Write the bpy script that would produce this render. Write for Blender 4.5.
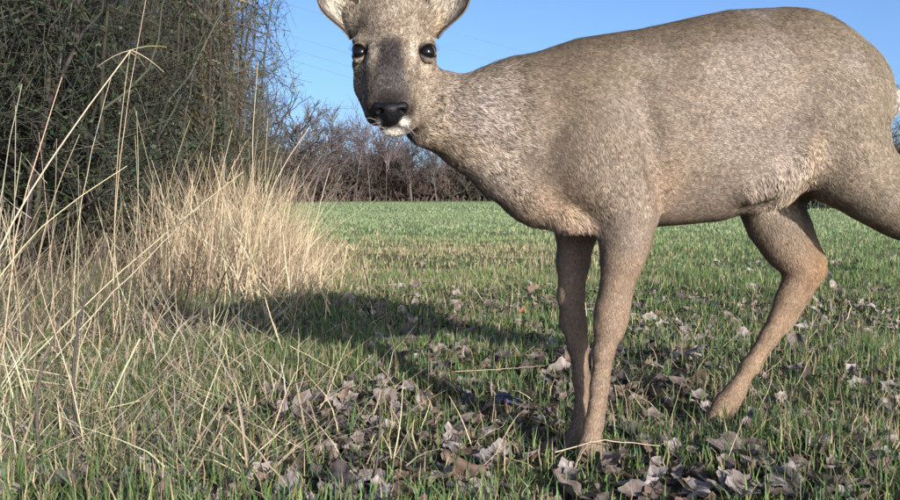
import bpy, math
import numpy as np
from mathutils import Vector

for o in list(bpy.data.objects):
    bpy.data.objects.remove(o, do_unlink=True)
scn = bpy.context.scene
COL = scn.collection

# ------------------------------------------------------------------ camera, sky, sun, exposure
CAM_H = 0.43                 # trail camera strapped low down
F_PX, CX, CY, HORIZON = 922.0, 450.0, 250.0, 196.0      # photograph pixels (900 x 500)
PITCH = math.atan((CY - HORIZON) / F_PX)
cam_d = bpy.data.cameras.new('camera')
cam_d.sensor_width = 36.0
cam_d.lens = 36.0 * F_PX / 900.0
cam_d.clip_start, cam_d.clip_end = 0.02, 5000.0
cam = bpy.data.objects.new('camera', cam_d)
COL.objects.link(cam)
cam.location = (0, 0, CAM_H)
cam.rotation_euler = (math.radians(90) - PITCH, 0, 0)
scn.camera = cam

SUN_EL = math.radians(16.5)
SUN_AZ = math.radians(153.5)          # clockwise from +Y: low sun behind the camera, to the right
world = bpy.data.worlds.new('World')
scn.world = world
world.use_nodes = True
wn = world.node_tree
bg = wn.nodes['Background']
sky = wn.nodes.new('ShaderNodeTexSky')
sky.sky_type = 'NISHITA'
sky.sun_disc = False
sky.sun_elevation = SUN_EL
sky.sun_rotation = SUN_AZ
sky.altitude = 0
sky.air_density = 0.6
sky.dust_density = 2.2
sky.ozone_density = 4.0
wn.links.new(sky.outputs[0], bg.inputs[0])
bg.inputs[1].default_value = 0.15
sun_d = bpy.data.lights.new('sun', 'SUN')
sun_d.energy = 5.0
sun_d.angle = math.radians(0.6)
sun_d.color = (1.0, 0.955, 0.90)
sun = bpy.data.objects.new('sun', sun_d)
COL.objects.link(sun)
to_sun = Vector((math.sin(SUN_AZ) * math.cos(SUN_EL), math.cos(SUN_AZ) * math.cos(SUN_EL), math.sin(SUN_EL)))
sun.rotation_euler = to_sun.to_track_quat('Z', 'Y').to_euler()
sun.location = to_sun * 30
vs = scn.view_settings
vs.view_transform = 'Standard'
vs.look = 'None'
vs.exposure = 0.66
vs.gamma = 1.0
vs.use_curve_mapping = False

# ------------------------------------------------------------------ helpers
rng = np.random.default_rng(7)
def W(px, py, Y):
    """photo pixel + distance along the view -> point in metres"""
    u, v = (px - CX) / F_PX, (CY - py) / F_PX
    c, s = math.cos(PITCH), math.sin(PITCH)
    d = np.array([u, c + v * s, -s + v * c])
    return np.array([0, 0, CAM_H]) + d * (Y / d[1])
def ground_y(py):
    """distance at which a pixel row meets the level field"""
    v = (CY - py) / F_PX
    c, s = math.cos(PITCH), math.sin(PITCH)
    return CAM_H * (c + v * s) / (s - v * c)
def mpp(Y): return Y / F_PX
def nz(v): return v / np.maximum(np.linalg.norm(v, axis=-1, keepdims=True), 1e-9)
def lerp(a, b, t): return a + (b - a) * t
def sstep(a, b, x):
    t = np.clip((x - a) / (b - a), 0, 1); return t * t * (3 - 2 * t)

def hash3(i, j, k, seed=0):
    n = (i.astype(np.int64) * 374761393 + j.astype(np.int64) * 668265263 + k.astype(np.int64) * 2147483647 + seed * 974634777) & 0xffffffff
    n = ((n ^ (n >> 13)) * 1274126177) & 0xffffffff
    n = n ^ (n >> 16)
    return (n & 0xffff) / 65535.0
def vnoise(p, seed=0):
    """value noise 0..1 at points p (n,3)"""
    f = np.floor(p); t = p - f; t = t * t * (3 - 2 * t); f = f.astype(np.int64)
    out = 0
    for a in (0, 1):
        for b in (0, 1):
            for c in (0, 1):
                w = (t[:, 0] if a else 1 - t[:, 0]) * (t[:, 1] if b else 1 - t[:, 1]) * (t[:, 2] if c else 1 - t[:, 2])
                out = out + w * hash3(f[:, 0] + a, f[:, 1] + b, f[:, 2] + c, seed)
    return out
def fbm(p, seed=0, octv=3):
    o, a, s = 0, 0.5, 0
    for i in range(octv):
        o = o + a * vnoise(p * 2 ** i, seed + i); s += a; a *= 0.5
    return o / s
def xyz(x, y, z=0): return np.stack([x, y, np.zeros_like(x) + z], -1)

def mesh(name, V, F, mat=None, col=None, smooth=False):
    """one mesh from vertices and equal-sided faces; col = colour per vertex"""
    V = np.asarray(V, np.float32).reshape(-1, 3); F = np.asarray(F, np.int32)
    me = bpy.data.meshes.new(name)
    me.vertices.add(len(V)); me.vertices.foreach_set('co', V.ravel())
    n, k = F.shape
    me.loops.add(n * k); me.loops.foreach_set('vertex_index', F.ravel())
    me.polygons.add(n); me.polygons.foreach_set('loop_start', np.arange(0, n * k, k, dtype=np.int32))
    me.polygons.foreach_set('loop_total', np.full(n, k, np.int32))
    if smooth: me.polygons.foreach_set('use_smooth', np.ones(n, bool))
    me.update(calc_edges=True)
    if col is not None:
        c = np.ones((len(V), 4), np.float32); c[:, :3] = np.asarray(col).reshape(-1, 3)
        at = me.attributes.new('Col', 'FLOAT_COLOR', 'POINT'); at.data.foreach_set('color', c.ravel())
    if mat: me.materials.append(mat)
    return me
def obj(name, me, parent=None, loc=None, label=None, cat=None, group=None, kind=None):
    o = bpy.data.objects.new(name, me); COL.objects.link(o)
    if parent is not None: o.parent = parent
    if loc is not None: o.location = loc
    if label: o['label'] = label
    if cat: o['category'] = cat
    if group: o['group'] = group
    if kind: o['kind'] = kind
    return o

def material(name, color=None, attr=False, rough=0.8, spec=0.3, noise=None, sheen=0, transl=0.0, bump=None):
    m = bpy.data.materials.new(name); m.use_nodes = True
    nt = m.node_tree; N, L = nt.nodes, nt.links
    b = N['Principled BSDF']
    b.inputs['Roughness'].default_value = rough
    b.inputs['Specular IOR Level'].default_value = spec
    out = None
    if attr:
        a = N.new('ShaderNodeAttribute'); a.attribute_name = 'Col'; out = a.outputs['Color']
    else:
        r = N.new('ShaderNodeRGB'); r.outputs[0].default_value = (*color, 1); out = r.outputs[0]
    if noise:                                  # (scale, low, high) brightness wander
        t = N.new('ShaderNodeTexNoise'); t.inputs['Scale'].default_value = noise[0]; t.inputs['Detail'].default_value = 6
        g = N.new('ShaderNodeTexCoord'); L.new(g.outputs['Object'], t.inputs['Vector'])
        mr = N.new('ShaderNodeMapRange'); mr.inputs['From Min'].default_value = 0.3; mr.inputs['From Max'].default_value = 0.7
        mr.inputs['To Min'].default_value = noise[1]; mr.inputs['To Max'].default_value = noise[2]
        L.new(t.outputs['Fac'], mr.inputs['Value'])
        mx = N.new('ShaderNodeVectorMath'); mx.operation = 'SCALE'
        L.new(out, mx.inputs[0]); L.new(mr.outputs[0], mx.inputs['Scale']); out = mx.outputs[0]
    if bump:
        t2 = N.new('ShaderNodeTexNoise'); t2.inputs['Scale'].default_value = bump[0]; t2.inputs['Detail'].default_value = 4
        g2 = N.new('ShaderNodeTexCoord'); L.new(g2.outputs['Object'], t2.inputs['Vector'])
        bp = N.new('ShaderNodeBump'); bp.inputs['Strength'].default_value = bump[1]; bp.inputs['Distance'].default_value = bump[2]
        L.new(t2.outputs['Fac'], bp.inputs['Height']); L.new(bp.outputs[0], b.inputs['Normal'])
    L.new(out, b.inputs['Base Color'])
    if sheen:
        b.inputs['Sheen Weight'].default_value = sheen
    if transl:
        tr = N.new('ShaderNodeBsdfTranslucent'); L.new(out, tr.inputs[0])
        ms = N.new('ShaderNodeMixShader'); ms.inputs[0].default_value = transl
        L.new(b.outputs[0], ms.inputs[1]); L.new(tr.outputs[0], ms.inputs[2])
        L.new(ms.outputs[0], N['Material Output'].inputs[0])
    return m

def ribbons(P, width, side):
    """P (n,m,3) centre lines, width (n,m), side (n,3) or (n,m,3) -> flat tapering blades"""
    n, m, _ = P.shape
    if side.ndim == 2: side = np.repeat(side[:, None], m, 1)
    off = side * (width[..., None] * 0.5)
    V = np.stack([P - off, P + off], 2).reshape(n, m * 2, 3)
    b = (np.arange(n) * m * 2)[:, None]
    F = []
    for i in range(m - 1):
        a0, a1, b0, b1 = 2 * i, 2 * i + 1, 2 * i + 2, 2 * i + 3
        F.append(np.stack([b[:, 0] + a0, b[:, 0] + a1, b[:, 0] + b1, b[:, 0] + b0], 1))
    return V.reshape(-1, 3), np.concatenate(F), m * 2
def blades(P, width, side):
    """like ribbons, three points: base pair, middle pair, one tip (3 triangles)"""
    n = len(P); off = side * 0.5
    V = np.stack([P[:, 0] - off * width[:, None], P[:, 0] + off * width[:, None],
                  P[:, 1] - off * width[:, None] * 0.8, P[:, 1] + off * width[:, None] * 0.8, P[:, 2]], 1)
    b = np.arange(n) * 5
    F = np.concatenate([np.stack([b, b + 1, b + 3], 1), np.stack([b, b + 3, b + 2], 1), np.stack([b + 2, b + 3, b + 4], 1)])
    return V.reshape(-1, 3), F
def tubes(P, R, k=3):
    """P (n,m,3), R (n,m) -> k-sided tubes"""
    n, m, _ = P.shape
    T = np.gradient(P, axis=1); T = nz(T)
    ref = nz(P[:, -1] - P[:, 0]); up = np.where(np.abs(ref[:, 2:3]) > 0.8, np.array([[1., 0, 0]]), np.array([[0, 0, 1.]]))
    A = nz(np.cross(T, up[:, None])); B = np.cross(T, A)
    ang = np.arange(k) / k * 2 * math.pi
    V = P[:, :, None] + R[:, :, None, None] * (np.cos(ang)[None, None, :, None] * A[:, :, None] + np.sin(ang)[None, None, :, None] * B[:, :, None])
    idx = np.arange(n * m * k).reshape(n, m, k)
    a = idx[:, :-1]; b = idx[:, 1:]
    F = np.stack([a, np.roll(a, -1, 2), np.roll(b, -1, 2), b], -1).reshape(-1, 4)
    return V.reshape(-1, 3), F, m * k

def ground_h(x, y):
    """gentle unevenness of the field near the camera"""
    p = xyz(x, y)
    h = (fbm(p * 1.7, 11) - 0.5) * 0.05 + (vnoise(p * 7.0, 12) - 0.5) * 0.018
    return h * (1 - sstep(8, 25, np.hypot(x, y)))

# ------------------------------------------------------------------ ground
def ground_material():
    m = bpy.data.materials.new('field_turf'); m.use_nodes = True
    nt = m.node_tree; N, L = nt.nodes, nt.links
    b = N['Principled BSDF']; b.inputs['Roughness'].default_value = 0.95; b.inputs['Specular IOR Level'].default_value = 0.1
    g = N.new('ShaderNodeNewGeometry')
    def noise(scale, detail=5):
        t = N.new('ShaderNodeTexNoise'); t.inputs['Scale'].default_value = scale; t.inputs['Detail'].default_value = detail
        L.new(g.outputs['Position'], t.inputs['Vector']); return t.outputs['Fac']
    def ramp(fac, stops):
        r = N.new('ShaderNodeValToRGB'); e = r.color_ramp.elements
        while len(e) < len(stops): e.new(0.5)
        for i, (p, c) in enumerate(stops): e[i].position = p; e[i].color = (*c, 1)
        L.new(fac, r.inputs[0]); return r.outputs[0]
    def mix(f, a, c):
        x = N.new('ShaderNodeMix'); x.data_type = 'RGBA'; L.new(f, x.inputs[0]); L.new(a, x.inputs[6]); L.new(c, x.inputs[7]); return x.outputs[2]
    soil = ramp(noise(35), [(0.3, (0.022, 0.017, 0.012)), (0.5, (0.05, 0.04, 0.026)), (0.7, (0.09, 0.075, 0.05))])
    turf = ramp(noise(3.0), [(0.3, (0.13, 0.17, 0.08)), (0.5, (0.175, 0.215, 0.105)), (0.72, (0.24, 0.25, 0.14))])
    patch = ramp(noise(0.18, 3), [(0.3, (0.8, 0.9, 0.8)), (0.7, (1.15, 1.06, 1.0))])
    mu = N.new('ShaderNodeMix'); mu.data_type = 'RGBA'; mu.blend_type = 'MULTIPLY'; mu.inputs[0].default_value = 1
    L.new(turf, mu.inputs[6]); L.new(patch, mu.inputs[7])
    ln = N.new('ShaderNodeVectorMath'); ln.operation = 'LENGTH'; L.new(g.outputs['Position'], ln.inputs[0])
    mr = N.new('ShaderNodeMapRange'); mr.inputs['From Min'].default_value = 3.5; mr.inputs['From Max'].default_value = 13
    L.new(ln.outputs['Value'], mr.inputs['Value'])
    L.new(mix(mr.outputs[0], soil, mu.outputs[2]), b.inputs['Base Color'])
    bp = N.new('ShaderNodeBump'); bp.inputs['Strength'].default_value = 0.6; bp.inputs['Distance'].default_value = 0.03
    L.new(noise(22), bp.inputs['Height']); L.new(bp.outputs[0], b.inputs['Normal'])
    return m
M_GROUND = ground_material()
def axis_steps(fine, far):
    a = list(np.arange(-fine, fine + 1e-6, 0.08)); d = 0.08
    while a[-1] < far:
        d *= 1.25; a.append(a[-1] + d); a.insert(0, a[0] - d)
    return np.array(a)
gx = axis_steps(4.5, 900); gy = axis_steps(4.5, 900) + 3.0
GX, GY = np.meshgrid(gx, gy, indexing='ij')
GZ = ground_h(GX.ravel(), GY.ravel())
ii = np.arange(len(gx) * len(gy)).reshape(len(gx), len(gy))
gf = np.stack([ii[:-1, :-1], ii[1:, :-1], ii[1:, 1:], ii[:-1, 1:]], -1).reshape(-1, 4)
obj('ground', mesh('ground', np.stack([GX.ravel(), GY.ravel(), GZ], 1), gf, M_GROUND, smooth=True), kind='structure',
    label='green grass field reaching back to a line of bare trees')

# ------------------------------------------------------------------ woody plants
def grow(parents, n_child, len_f, ang, t_lo, t_hi, m, jitter, up=0.0, r=None):
    """children along parent lines: parents (n,m0,3) -> (n*n_child,m,3)"""
    n, m0, _ = parents.shape
    par = np.repeat(parents, n_child, 0); N = len(par)
    t = r.uniform(t_lo, t_hi, N) * (m0 - 1); i = np.minimum(t.astype(int), m0 - 2); f = (t - i)[:, None]
    ar = np.arange(N)
    root = lerp(par[ar, i], par[ar, i + 1], f)
    tan = nz(par[ar, i + 1] - par[ar, i])
    plen = np.linalg.norm(np.diff(par, axis=1), axis=2).sum(1)
    side = nz(np.cross(tan, nz(r.normal(size=(N, 3)))))
    a = np.radians(r.normal(ang, ang * 0.3, N))[:, None]
    d = nz(tan * np.cos(a) + side * np.sin(a) + np.array([0, 0, up]))
    ln = plen * len_f * r.uniform(0.5, 1.25, N)
    P = [root]
    for k in range(m - 1):
        d = nz(d + r.normal(size=(N, 3)) * jitter + np.array([0, 0, up * 0.3]))
        P.append(P[-1] + d * (ln / (m - 1))[:, None])
    return np.stack(P, 1)
def taper(n, m, r0, r1): return np.repeat(np.linspace(r0, r1, m)[None], n, 0)
def stems_from(n, h, spread, m, jit, r, base=0.1):
    a = r.uniform(0, 2 * math.pi, n)
    d = nz(np.stack([np.cos(a) * spread, np.sin(a) * spread, np.ones(n)], 1) * r.uniform(0.7, 1.2, (n, 1)))
    P = [np.stack([np.cos(a) * base, np.sin(a) * base, np.full(n, -0.05)], 1)]
    for k in range(m - 1):
        d = nz(d + r.normal(size=(n, 3)) * jit)
        P.append(P[-1] + d * (h / (m - 1) * r.uniform(0.8, 1.15, n))[:, None])
    return np.stack(P, 1)
def colvar(n, k, base, var, r, tint=0.06):
    c = np.array(base)[None] * (1 + r.normal(size=(n, 1)) * var) * (1 + r.normal(size=(n, 3)) * tint)
    return np.repeat(np.clip(c, 0.004, 1), k, 0)
def join(parts):
    V, F, C, o = [], [], [], 0
    for v, f, c in parts:
        V.append(v); F.append(f + o); C.append(c); o += len(v)
    return np.concatenate(V), np.concatenate(F), np.concatenate(C)
def leaflets(P, size, r):
    """small pointed diamond leaves at points P"""
    n = len(P); d = nz(r.normal(size=(n, 3)) + [0, 0, -0.3]); s = nz(np.cross(d, r.normal(size=(n, 3))))
    L = (size * r.uniform(0.6, 1.3, n))[:, None]
    V = np.stack([P, P + d * L * 0.45 + s * L * 0.32, P + d * L, P + d * L * 0.45 - s * L * 0.32], 1).reshape(-1, 3)
    b = np.arange(n) * 4
    return V, np.stack([b, b + 1, b + 2, b + 3], 1)

M_BARK = material('shrub_bark', attr=True, rough=0.9, spec=0.15, noise=(18, 0.6, 1.4))
M_TWIG = material('twig_bark', attr=True, rough=0.85, spec=0.2)
M_LEAFY = material('small_leaves', attr=True, rough=0.55, spec=0.35, transl=0.25)

def shrub(loc, h, spread, seed, label, n_leaf, bark=(0.05, 0.043, 0.034), twig=(0.048, 0.048, 0.035), leaf=(0.028, 0.046, 0.018), stems=9, cnt=(17, 8, 6), name='hedge_shrub', trim=None):
    r = np.random.default_rng(seed)
    S = stems_from(stems, h, spread, 8, 0.16, r, 0.25)
    if trim is not None:
        lim = trim - loc[0] - 0.3; S[..., 0] = np.where(S[..., 0] > lim, lim + 0.15 * (S[..., 0] - lim), S[..., 0])
    # the field side of the hedge is kept cut back
    cut = lambda B: B if trim is None else B[(B[..., 0].max(1) + loc[0]) < trim + 0.13 * r.normal(size=len(B))]
    B1 = cut(grow(S, cnt[0], 0.42, 50, 0.12, 1.0, 6, 0.22, 0.02, r))
    B2 = cut(grow(B1, cnt[1], 0.5, 48, 0.2, 1.0, 4, 0.28, 0.0, r))
    B3 = cut(grow(B2, cnt[2], 0.55, 50, 0.15, 1.0, 2, 0.4, -0.03, r))
    root = obj(name, None, loc=loc, label=label, cat='shrub', group='shrubs of the hedge on the left')
    v, f, k = tubes(S, taper(len(S), 8, 0.010 + 0.003 * h, 0.005), 6)
    obj('trunk', mesh('trunk', v, f, M_BARK, colvar(len(S), k, bark, 0.2, r), True), root)
    parts = []
    for B, r0, r1, kk in ((B1, 0.008, 0.003, 3), (B2, 0.0036, 0.0018, 3), (B3, 0.0022, 0.001, 3)):
        v, f, k = tubes(B, taper(len(B), B.shape[1], r0, r1), kk)
        parts.append((v, f, colvar(len(B), k, twig, 0.35, r)))
    obj('crown', mesh('crown', *join(parts)[:2], M_TWIG, join(parts)[2]), root)
    if n_leaf:
        allp = np.concatenate([B3.reshape(-1, 3), B2.reshape(-1, 3)])
        p = allp[r.integers(0, len(allp), n_leaf)]
        v, f = leaflets(p, 0.027, r)
        obj('leaves', mesh('leaves', v, f, M_LEAFY, colvar(n_leaf, 4, leaf, 0.4, r, 0.12)), root)
    return root

shrub((-2.85, 3.7, 0), 2.1, 0.35, 21, 'dark tangled shrub filling the upper left corner, nearest the camera', 9000, trim=-1.55)
shrub((-2.2, 4.7, 0), 2.2, 0.30, 22, 'dark leafy shrub behind the tallest bent dry stalk', 9000, trim=-1.4)
shrub((-3.3, 5.4, 0), 2.7, 0.40, 23, 'dense dark shrub deep in the hedge at the left edge', 4800, cnt=(14, 8, 5), trim=-1.9)
shrub((-2.2, 6.1, 0), 2.7, 0.28, 24, 'olive twiggy shrub in the middle of the hedge', 8000, leaf=(0.045, 0.06, 0.022), trim=-1.42)
shrub((-2.1, 7.6, 0), 2.9, 0.24, 25, 'brownish bare shrub above the sunlit dry grass', 4500, twig=(0.12, 0.098, 0.065), leaf=(0.07, 0.075, 0.03), trim=-1.58)
shrub((-3.3, 7.6, 0), 3.3, 0.32, 26, 'tall bare shrub rising behind the olive one', 4200, cnt=(14, 8, 5), trim=-1.9)
shrub((-2.25, 9.4, 0), 3.3, 0.22, 27, 'mossy green twigged shrub standing against the blue sky', 2500, twig=(0.068, 0.068, 0.048), leaf=(0.06, 0.075, 0.03), trim=-1.85)
shrub((-3.4, 11.0, 0), 3.7, 0.28, 28, 'tall shrub at the back of the hedge, tops out of frame', 3600, cnt=(14, 8, 5), trim=-2.35)
shrub((-3.6, 14.5, 0), 2.8, 0.30, 29, 'low purplish bare shrub at the far end of the hedge', 1500, twig=(0.10, 0.08, 0.07), trim=-2.75)
shrub((-4.9, 8.8, 0), 3.4, 0.35, 30, 'dark shrub behind the dense one, seen only through its gaps', 3600, cnt=(14, 8, 5), trim=-2.2)
shrub((-5.4, 13.0, 0), 4.0, 0.35, 31, 'tall dark shrub at the back closing the hedge', 3000, cnt=(14, 8, 5), trim=-2.7)
for i, (x, y, h) in enumerate([(-2.5, 4.2, 0.8), (-2.0, 5.4, 0.9), (-3.3, 4.6, 1.0), (-1.9, 7.0, 1.0), (-2.9, 6.4, 1.1), (-2.3, 8.8, 1.1), (-2.7, 10.5, 1.2), (-3.1, 12.6, 1.3), (-4.2, 10.0, 1.5), (-4.9, 15.5, 1.8), (-3.9, 18.0, 1.8), (-6.2, 18.0, 2.0)]):
    shrub((x, y, 0), h, 0.9, 130 + i, ['low bramble at the foot of the nearest dark shrub', 'low bramble at the foot of the dark leafy shrub', 'low bramble at the left edge behind brown tangle',
          'low bramble behind the sunlit dry grass', 'low bramble under the olive twiggy shrub', 'low bramble under the brownish shrub', 'low bramble under the mossy green shrub', 'low bramble at the far end of the hedge', 'tall bramble deep behind the middle of the hedge', 'tall bramble at the back of the hedge, left of its far end', 'tall bramble beyond the far end of the hedge', 'tall bramble farthest back behind the hedge'][i],
          3200, stems=9, cnt=(9, 5, 4), name='bramble', trim=(-1.4 if y < 8 else -1.65 if y < 10 else -2.1 if y < 14 else -3.0))

# far wood: one mass of scrub plus trees that can be told apart
def bare_tree(loc, h, seed, label, bark, twig, spread=0.12, cnt=(16, 7, 5), stems=1, lean=0.05, name='bare_tree', rad=0.011, up=0.12, low=0.25):
    r = np.random.default_rng(seed)
    S = stems_from(stems, h, lean, 9, 0.08, r, 0.02 if stems == 1 else 0.3)
    B1 = grow(S, cnt[0], 0.36, 42, low, 0.98, 6, 0.14, up, r)
    B2 = grow(B1, cnt[1], 0.5, 38, 0.25, 1.0, 4, 0.2, up * 0.5, r)
    B3 = grow(B2, cnt[2], 0.6, 38, 0.25, 1.0, 2, 0.25, 0.0, r)
    root = obj(name, None, loc=loc, label=label, cat='tree', group='bare trees along the far edge of the field')
    v, f, k = tubes(S, taper(len(S), 9, rad * h, 0.012), 7)
    obj('trunk', mesh('trunk', v, f, M_BARK, colvar(len(S), k, bark, 0.1, r), True), root)
    parts = []
    for B, r0, r1 in ((B1, 0.035, 0.016), (B2, 0.018, 0.01), (B3, 0.011, 0.006)):
        v, f, k = tubes(B, taper(len(B), B.shape[1], r0, r1), 3)
        parts.append((v, f, colvar(len(B), k, twig, 0.25, r)))
    j = join(parts)
    obj('crown', mesh('crown', j[0], j[1], M_TWIG, j[2]), root)
TW = (0.085, 0.067, 0.061); BK = (0.10, 0.085, 0.075); BIRCH = (0.19, 0.175, 0.165)
def at_px(px, Y): return (float((px - CX) / F_PX * Y), Y, 0)
bare_tree(at_px(306, 52), 4.6, 41, 'rounded bare tree rising highest beside the hedge against the sky', BK, (0.105, 0.085, 0.083), stems=3, lean=0.28, cnt=(12, 7, 6), low=0.3)
bare_tree(at_px(291, 34), 3.0, 42, 'twiggy bare tree half hidden by the end of the hedge', BK, TW, stems=3, lean=0.3, cnt=(12, 7, 5))
bare_tree(at_px(331, 66), 4.1, 43, 'low bare tree with a pale stem left of the first birch', BK, TW, stems=2, lean=0.15)
bare_tree(at_px(356, 70), 5.1, 44, 'slender birch with a white trunk left of the deer muzzle', BIRCH, (0.13, 0.10, 0.10), rad=0.003, low=0.35)
bare_tree(at_px(371, 72), 5.4, 45, 'leaning pale birch directly under the deer chin', BIRCH, (0.13, 0.10, 0.10), rad=0.0028, low=0.4, lean=0.12)
bare_tree(at_px(386, 70), 5.6, 46, 'tall pale birch just right of the deer chin', BIRCH, (0.13, 0.10, 0.10), rad=0.0028, low=0.4)
bare_tree(at_px(412, 76), 4.8, 47, 'grey bare tree under the deer throat', BK, TW, stems=2, lean=0.15)
bare_tree(at_px(440, 74), 4.7, 48, 'dark bare tree partly behind the deer neck', BK, TW, stems=2, lean=0.2)
bare_tree(at_px(893, 31), 2.6, 49, 'dark bare bush at the right edge below the white rump', (0.06, 0.055, 0.05), (0.065, 0.06, 0.055), stems=5, lean=0.5, cnt=(11, 7, 5), rad=0.012, up=0.03, low=0.05)
bare_tree(at_px(812, 34), 3.0, 50, 'small dark tree seen between the hind legs of the deer', (0.09, 0.085, 0.08), (0.08, 0.075, 0.07), stems=5, lean=0.5, rad=0.01, low=0.05)
M_SCRUB = material('far_scrub', attr=True, rough=0.95, spec=0.05)
def scrub_row(pts, n, h, seed, cols, rad, name, label):
    """many small bare bushes that read as one mass: curved upright twigs"""
    r = np.random.default_rng(seed)
    pts = np.array(pts, float); t = r.uniform(0, len(pts) - 1, n); i = np.minimum(t.astype(int), len(pts) - 2)
    p = lerp(pts[i], pts[i + 1], (t - i)[:, None])
    p = p + np.stack([r.normal(0, 1.2, n), np.abs(r.normal(0, 3.5, n))], 1)
    hh = h * (0.35 + 0.9 * vnoise(xyz(p[:, 0] * 0.35, p[:, 1] * 0.15), seed)) * r.uniform(0.45, 1.1, n)
    b = xyz(p[:, 0], p[:, 1], -0.05); d = nz(np.stack([r.normal(0, 0.35, n), r.normal(0, 0.35, n), np.ones(n)], 1))
    P = [b]
    for k in range(3):
        d = nz(d + r.normal(size=(n, 3)) * 0.28); P.append(P[-1] + d * (hh / 3)[:, None])
    S = np.stack(P, 1)
    B = grow(S, 8, 0.34, 42, 0.1, 1.0, 2, 0.3, 0.05, r)
    c = np.array(cols)[(vnoise(xyz(p[:, 0] * 0.5, p[:, 1] * 0.2), seed + 5) * 0.999 * len(cols)).astype(int)] * r.uniform(0.6, 1.4, (n, 1))
    v1, f1, k1 = tubes(S, taper(n, 4, rad, rad * 0.35), 3)
    v2, f2, k2 = tubes(B, taper(len(B), 2, rad * 0.4, rad * 0.2), 3)
    j = join([(v1, f1, np.repeat(c, k1, 0)), (v2, f2, np.repeat(np.repeat(c, 8, 0), k2, 0))])
    obj(name, mesh(name, j[0], j[1], M_SCRUB, j[2]), kind='stuff', label=label, cat='woodland')
scrub_row([(-15, 62), (-9, 78), (3, 80), (16, 74), (34, 60)], 4300, 5.2, 61,
          [(0.085, 0.065, 0.055), (0.10, 0.071, 0.06), (0.07, 0.062, 0.05), (0.115, 0.088, 0.074)], 0.085, 'far_scrub',
          'brown and purple bare scrub along the far edge of the field')
scrub_row([(8.5, 31), (12, 30), (20, 29), (34, 30)], 1200, 3.2, 62,
          [(0.05, 0.047, 0.043), (0.07, 0.062, 0.052), (0.045, 0.05, 0.04)], 0.022, 'far_hedgerow',
          'low dark hedgerow seen between the hind legs and at the right edge')

# overhead cables
M_CABLE = material('cable_metal', color=(0.18, 0.19, 0.22), rough=0.5)
for k, (ya, yb, lab) in enumerate([(-10, 27, 'topmost overhead cable, ending behind the deer withers'), (9, 45, 'second overhead cable from the top, crossing behind the deer head'),
                              (40, 80, 'third overhead cable from the top, left of the deer face'), (53, 92, 'fourth overhead cable from the top, left of the deer cheek'),
                              (64, 103, 'lowest overhead cable, left of the deer cheek')]):
    a, b = W(310, ya, 95.0), W(440, yb, 120.0)
    d = (b - a); P = np.array([a + d * t for t in np.linspace(-2.2, 4.2, 40)])
    s = np.linspace(-1, 1, 40); P[:, 2] += (s * s - 0.35) * 0.6
    v, f, _ = tubes(P[None], np.full((1, 40), 0.02), 5)
    obj('power_cable', mesh('power_cable', v, f, M_CABLE), label=lab, cat='cable', group='overhead power cables')

# ------------------------------------------------------------------ grass
M_GRASS = material('grass_blades', attr=True, rough=0.6, spec=0.25, transl=0.3)
M_STRAW = material('dry_straw', attr=True, rough=0.7, spec=0.25, transl=0.15)
def in_view(n, y0, y1, r, margin=0.15, pw=1.0):
    """random points of the field between two distances, inside the view wedge plus a margin"""
    y = y0 + (y1 - y0) * r.uniform(0, 1, n) ** pw
    x = r.uniform(-1, 1, n) * y * (0.49 + margin)
    return x, y
def grass_layer(n, y0, y1, h, w, seed, dry, pw=1.0, stiff=0.5, keep=None):
    r = np.random.default_rng(seed)
    x, y = in_view(n, y0, y1, r, 0.14, pw)
    if keep is not None:
        ok = r.uniform(size=len(x)) < keep(x, y); x, y = x[ok], y[ok]
    n = len(x); z = ground_h(x, y)
    tuft = fbm(xyz(x, y) * 3.2, seed)
    hh = h * r.uniform(0.45, 1.25, n) * (0.55 + 0.9 * tuft)
    a = r.uniform(0, 2 * math.pi, n); lean = r.normal(0, stiff, n)
    d = np.stack([np.cos(a) * lean, np.sin(a) * lean, np.ones(n)], 1); d = nz(d)
    b = np.stack([x, y, z - 0.004], 1)
    mid = b + d * (hh * 0.55)[:, None]
    d2 = nz(d + np.stack([np.cos(a), np.sin(a), -0.5 * np.ones(n)], 1) * (np.abs(lean) * 0.9 + 0.12)[:, None])
    tip = mid + d2 * (hh * 0.5)[:, None]
    sa = r.uniform(0, math.pi, n); side = np.stack([np.cos(sa), np.sin(sa), np.zeros(n)], 1)
    ww = w * r.uniform(0.6, 1.3, n)
    if y0 < 4: V, F = blades(np.stack([b, mid, tip], 1), ww, side); nv = 5
    else:
        o = side * ww[:, None] * 0.6; V = np.stack([b - o, b + o, tip], 1).reshape(-1, 3); F = np.arange(n * 3).reshape(-1, 3); nv = 3
    dr = dry(x, y); isdry = r.uniform(size=n) < dr
    g = np.array([0.098, 0.165, 0.06])[None] * (0.65 + 0.75 * fbm(xyz(x, y) * 1.1, seed + 3))[:, None] * r.uniform(0.6, 1.35, (n, 1))
    g = g * np.where(r.uniform(size=(n, 1)) < 0.3, np.array([[1.35, 1.1, 0.8]]), np.ones((1, 3)))
    s = np.array([0.36, 0.29, 0.17])[None] * r.uniform(0.45, 1.3, (n, 1))
    c = np.where(isdry[:, None], s, g)
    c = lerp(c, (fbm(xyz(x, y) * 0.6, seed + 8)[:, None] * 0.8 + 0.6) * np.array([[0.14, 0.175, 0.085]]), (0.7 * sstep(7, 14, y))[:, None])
    c = c * (1 + 0.45 * sstep(4.0, 12, y))[:, None] + 0.012 * sstep(4, 12, y)[:, None]       # paler blade colour farther out
    return V, F, np.repeat(c, nv, 0)
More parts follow.
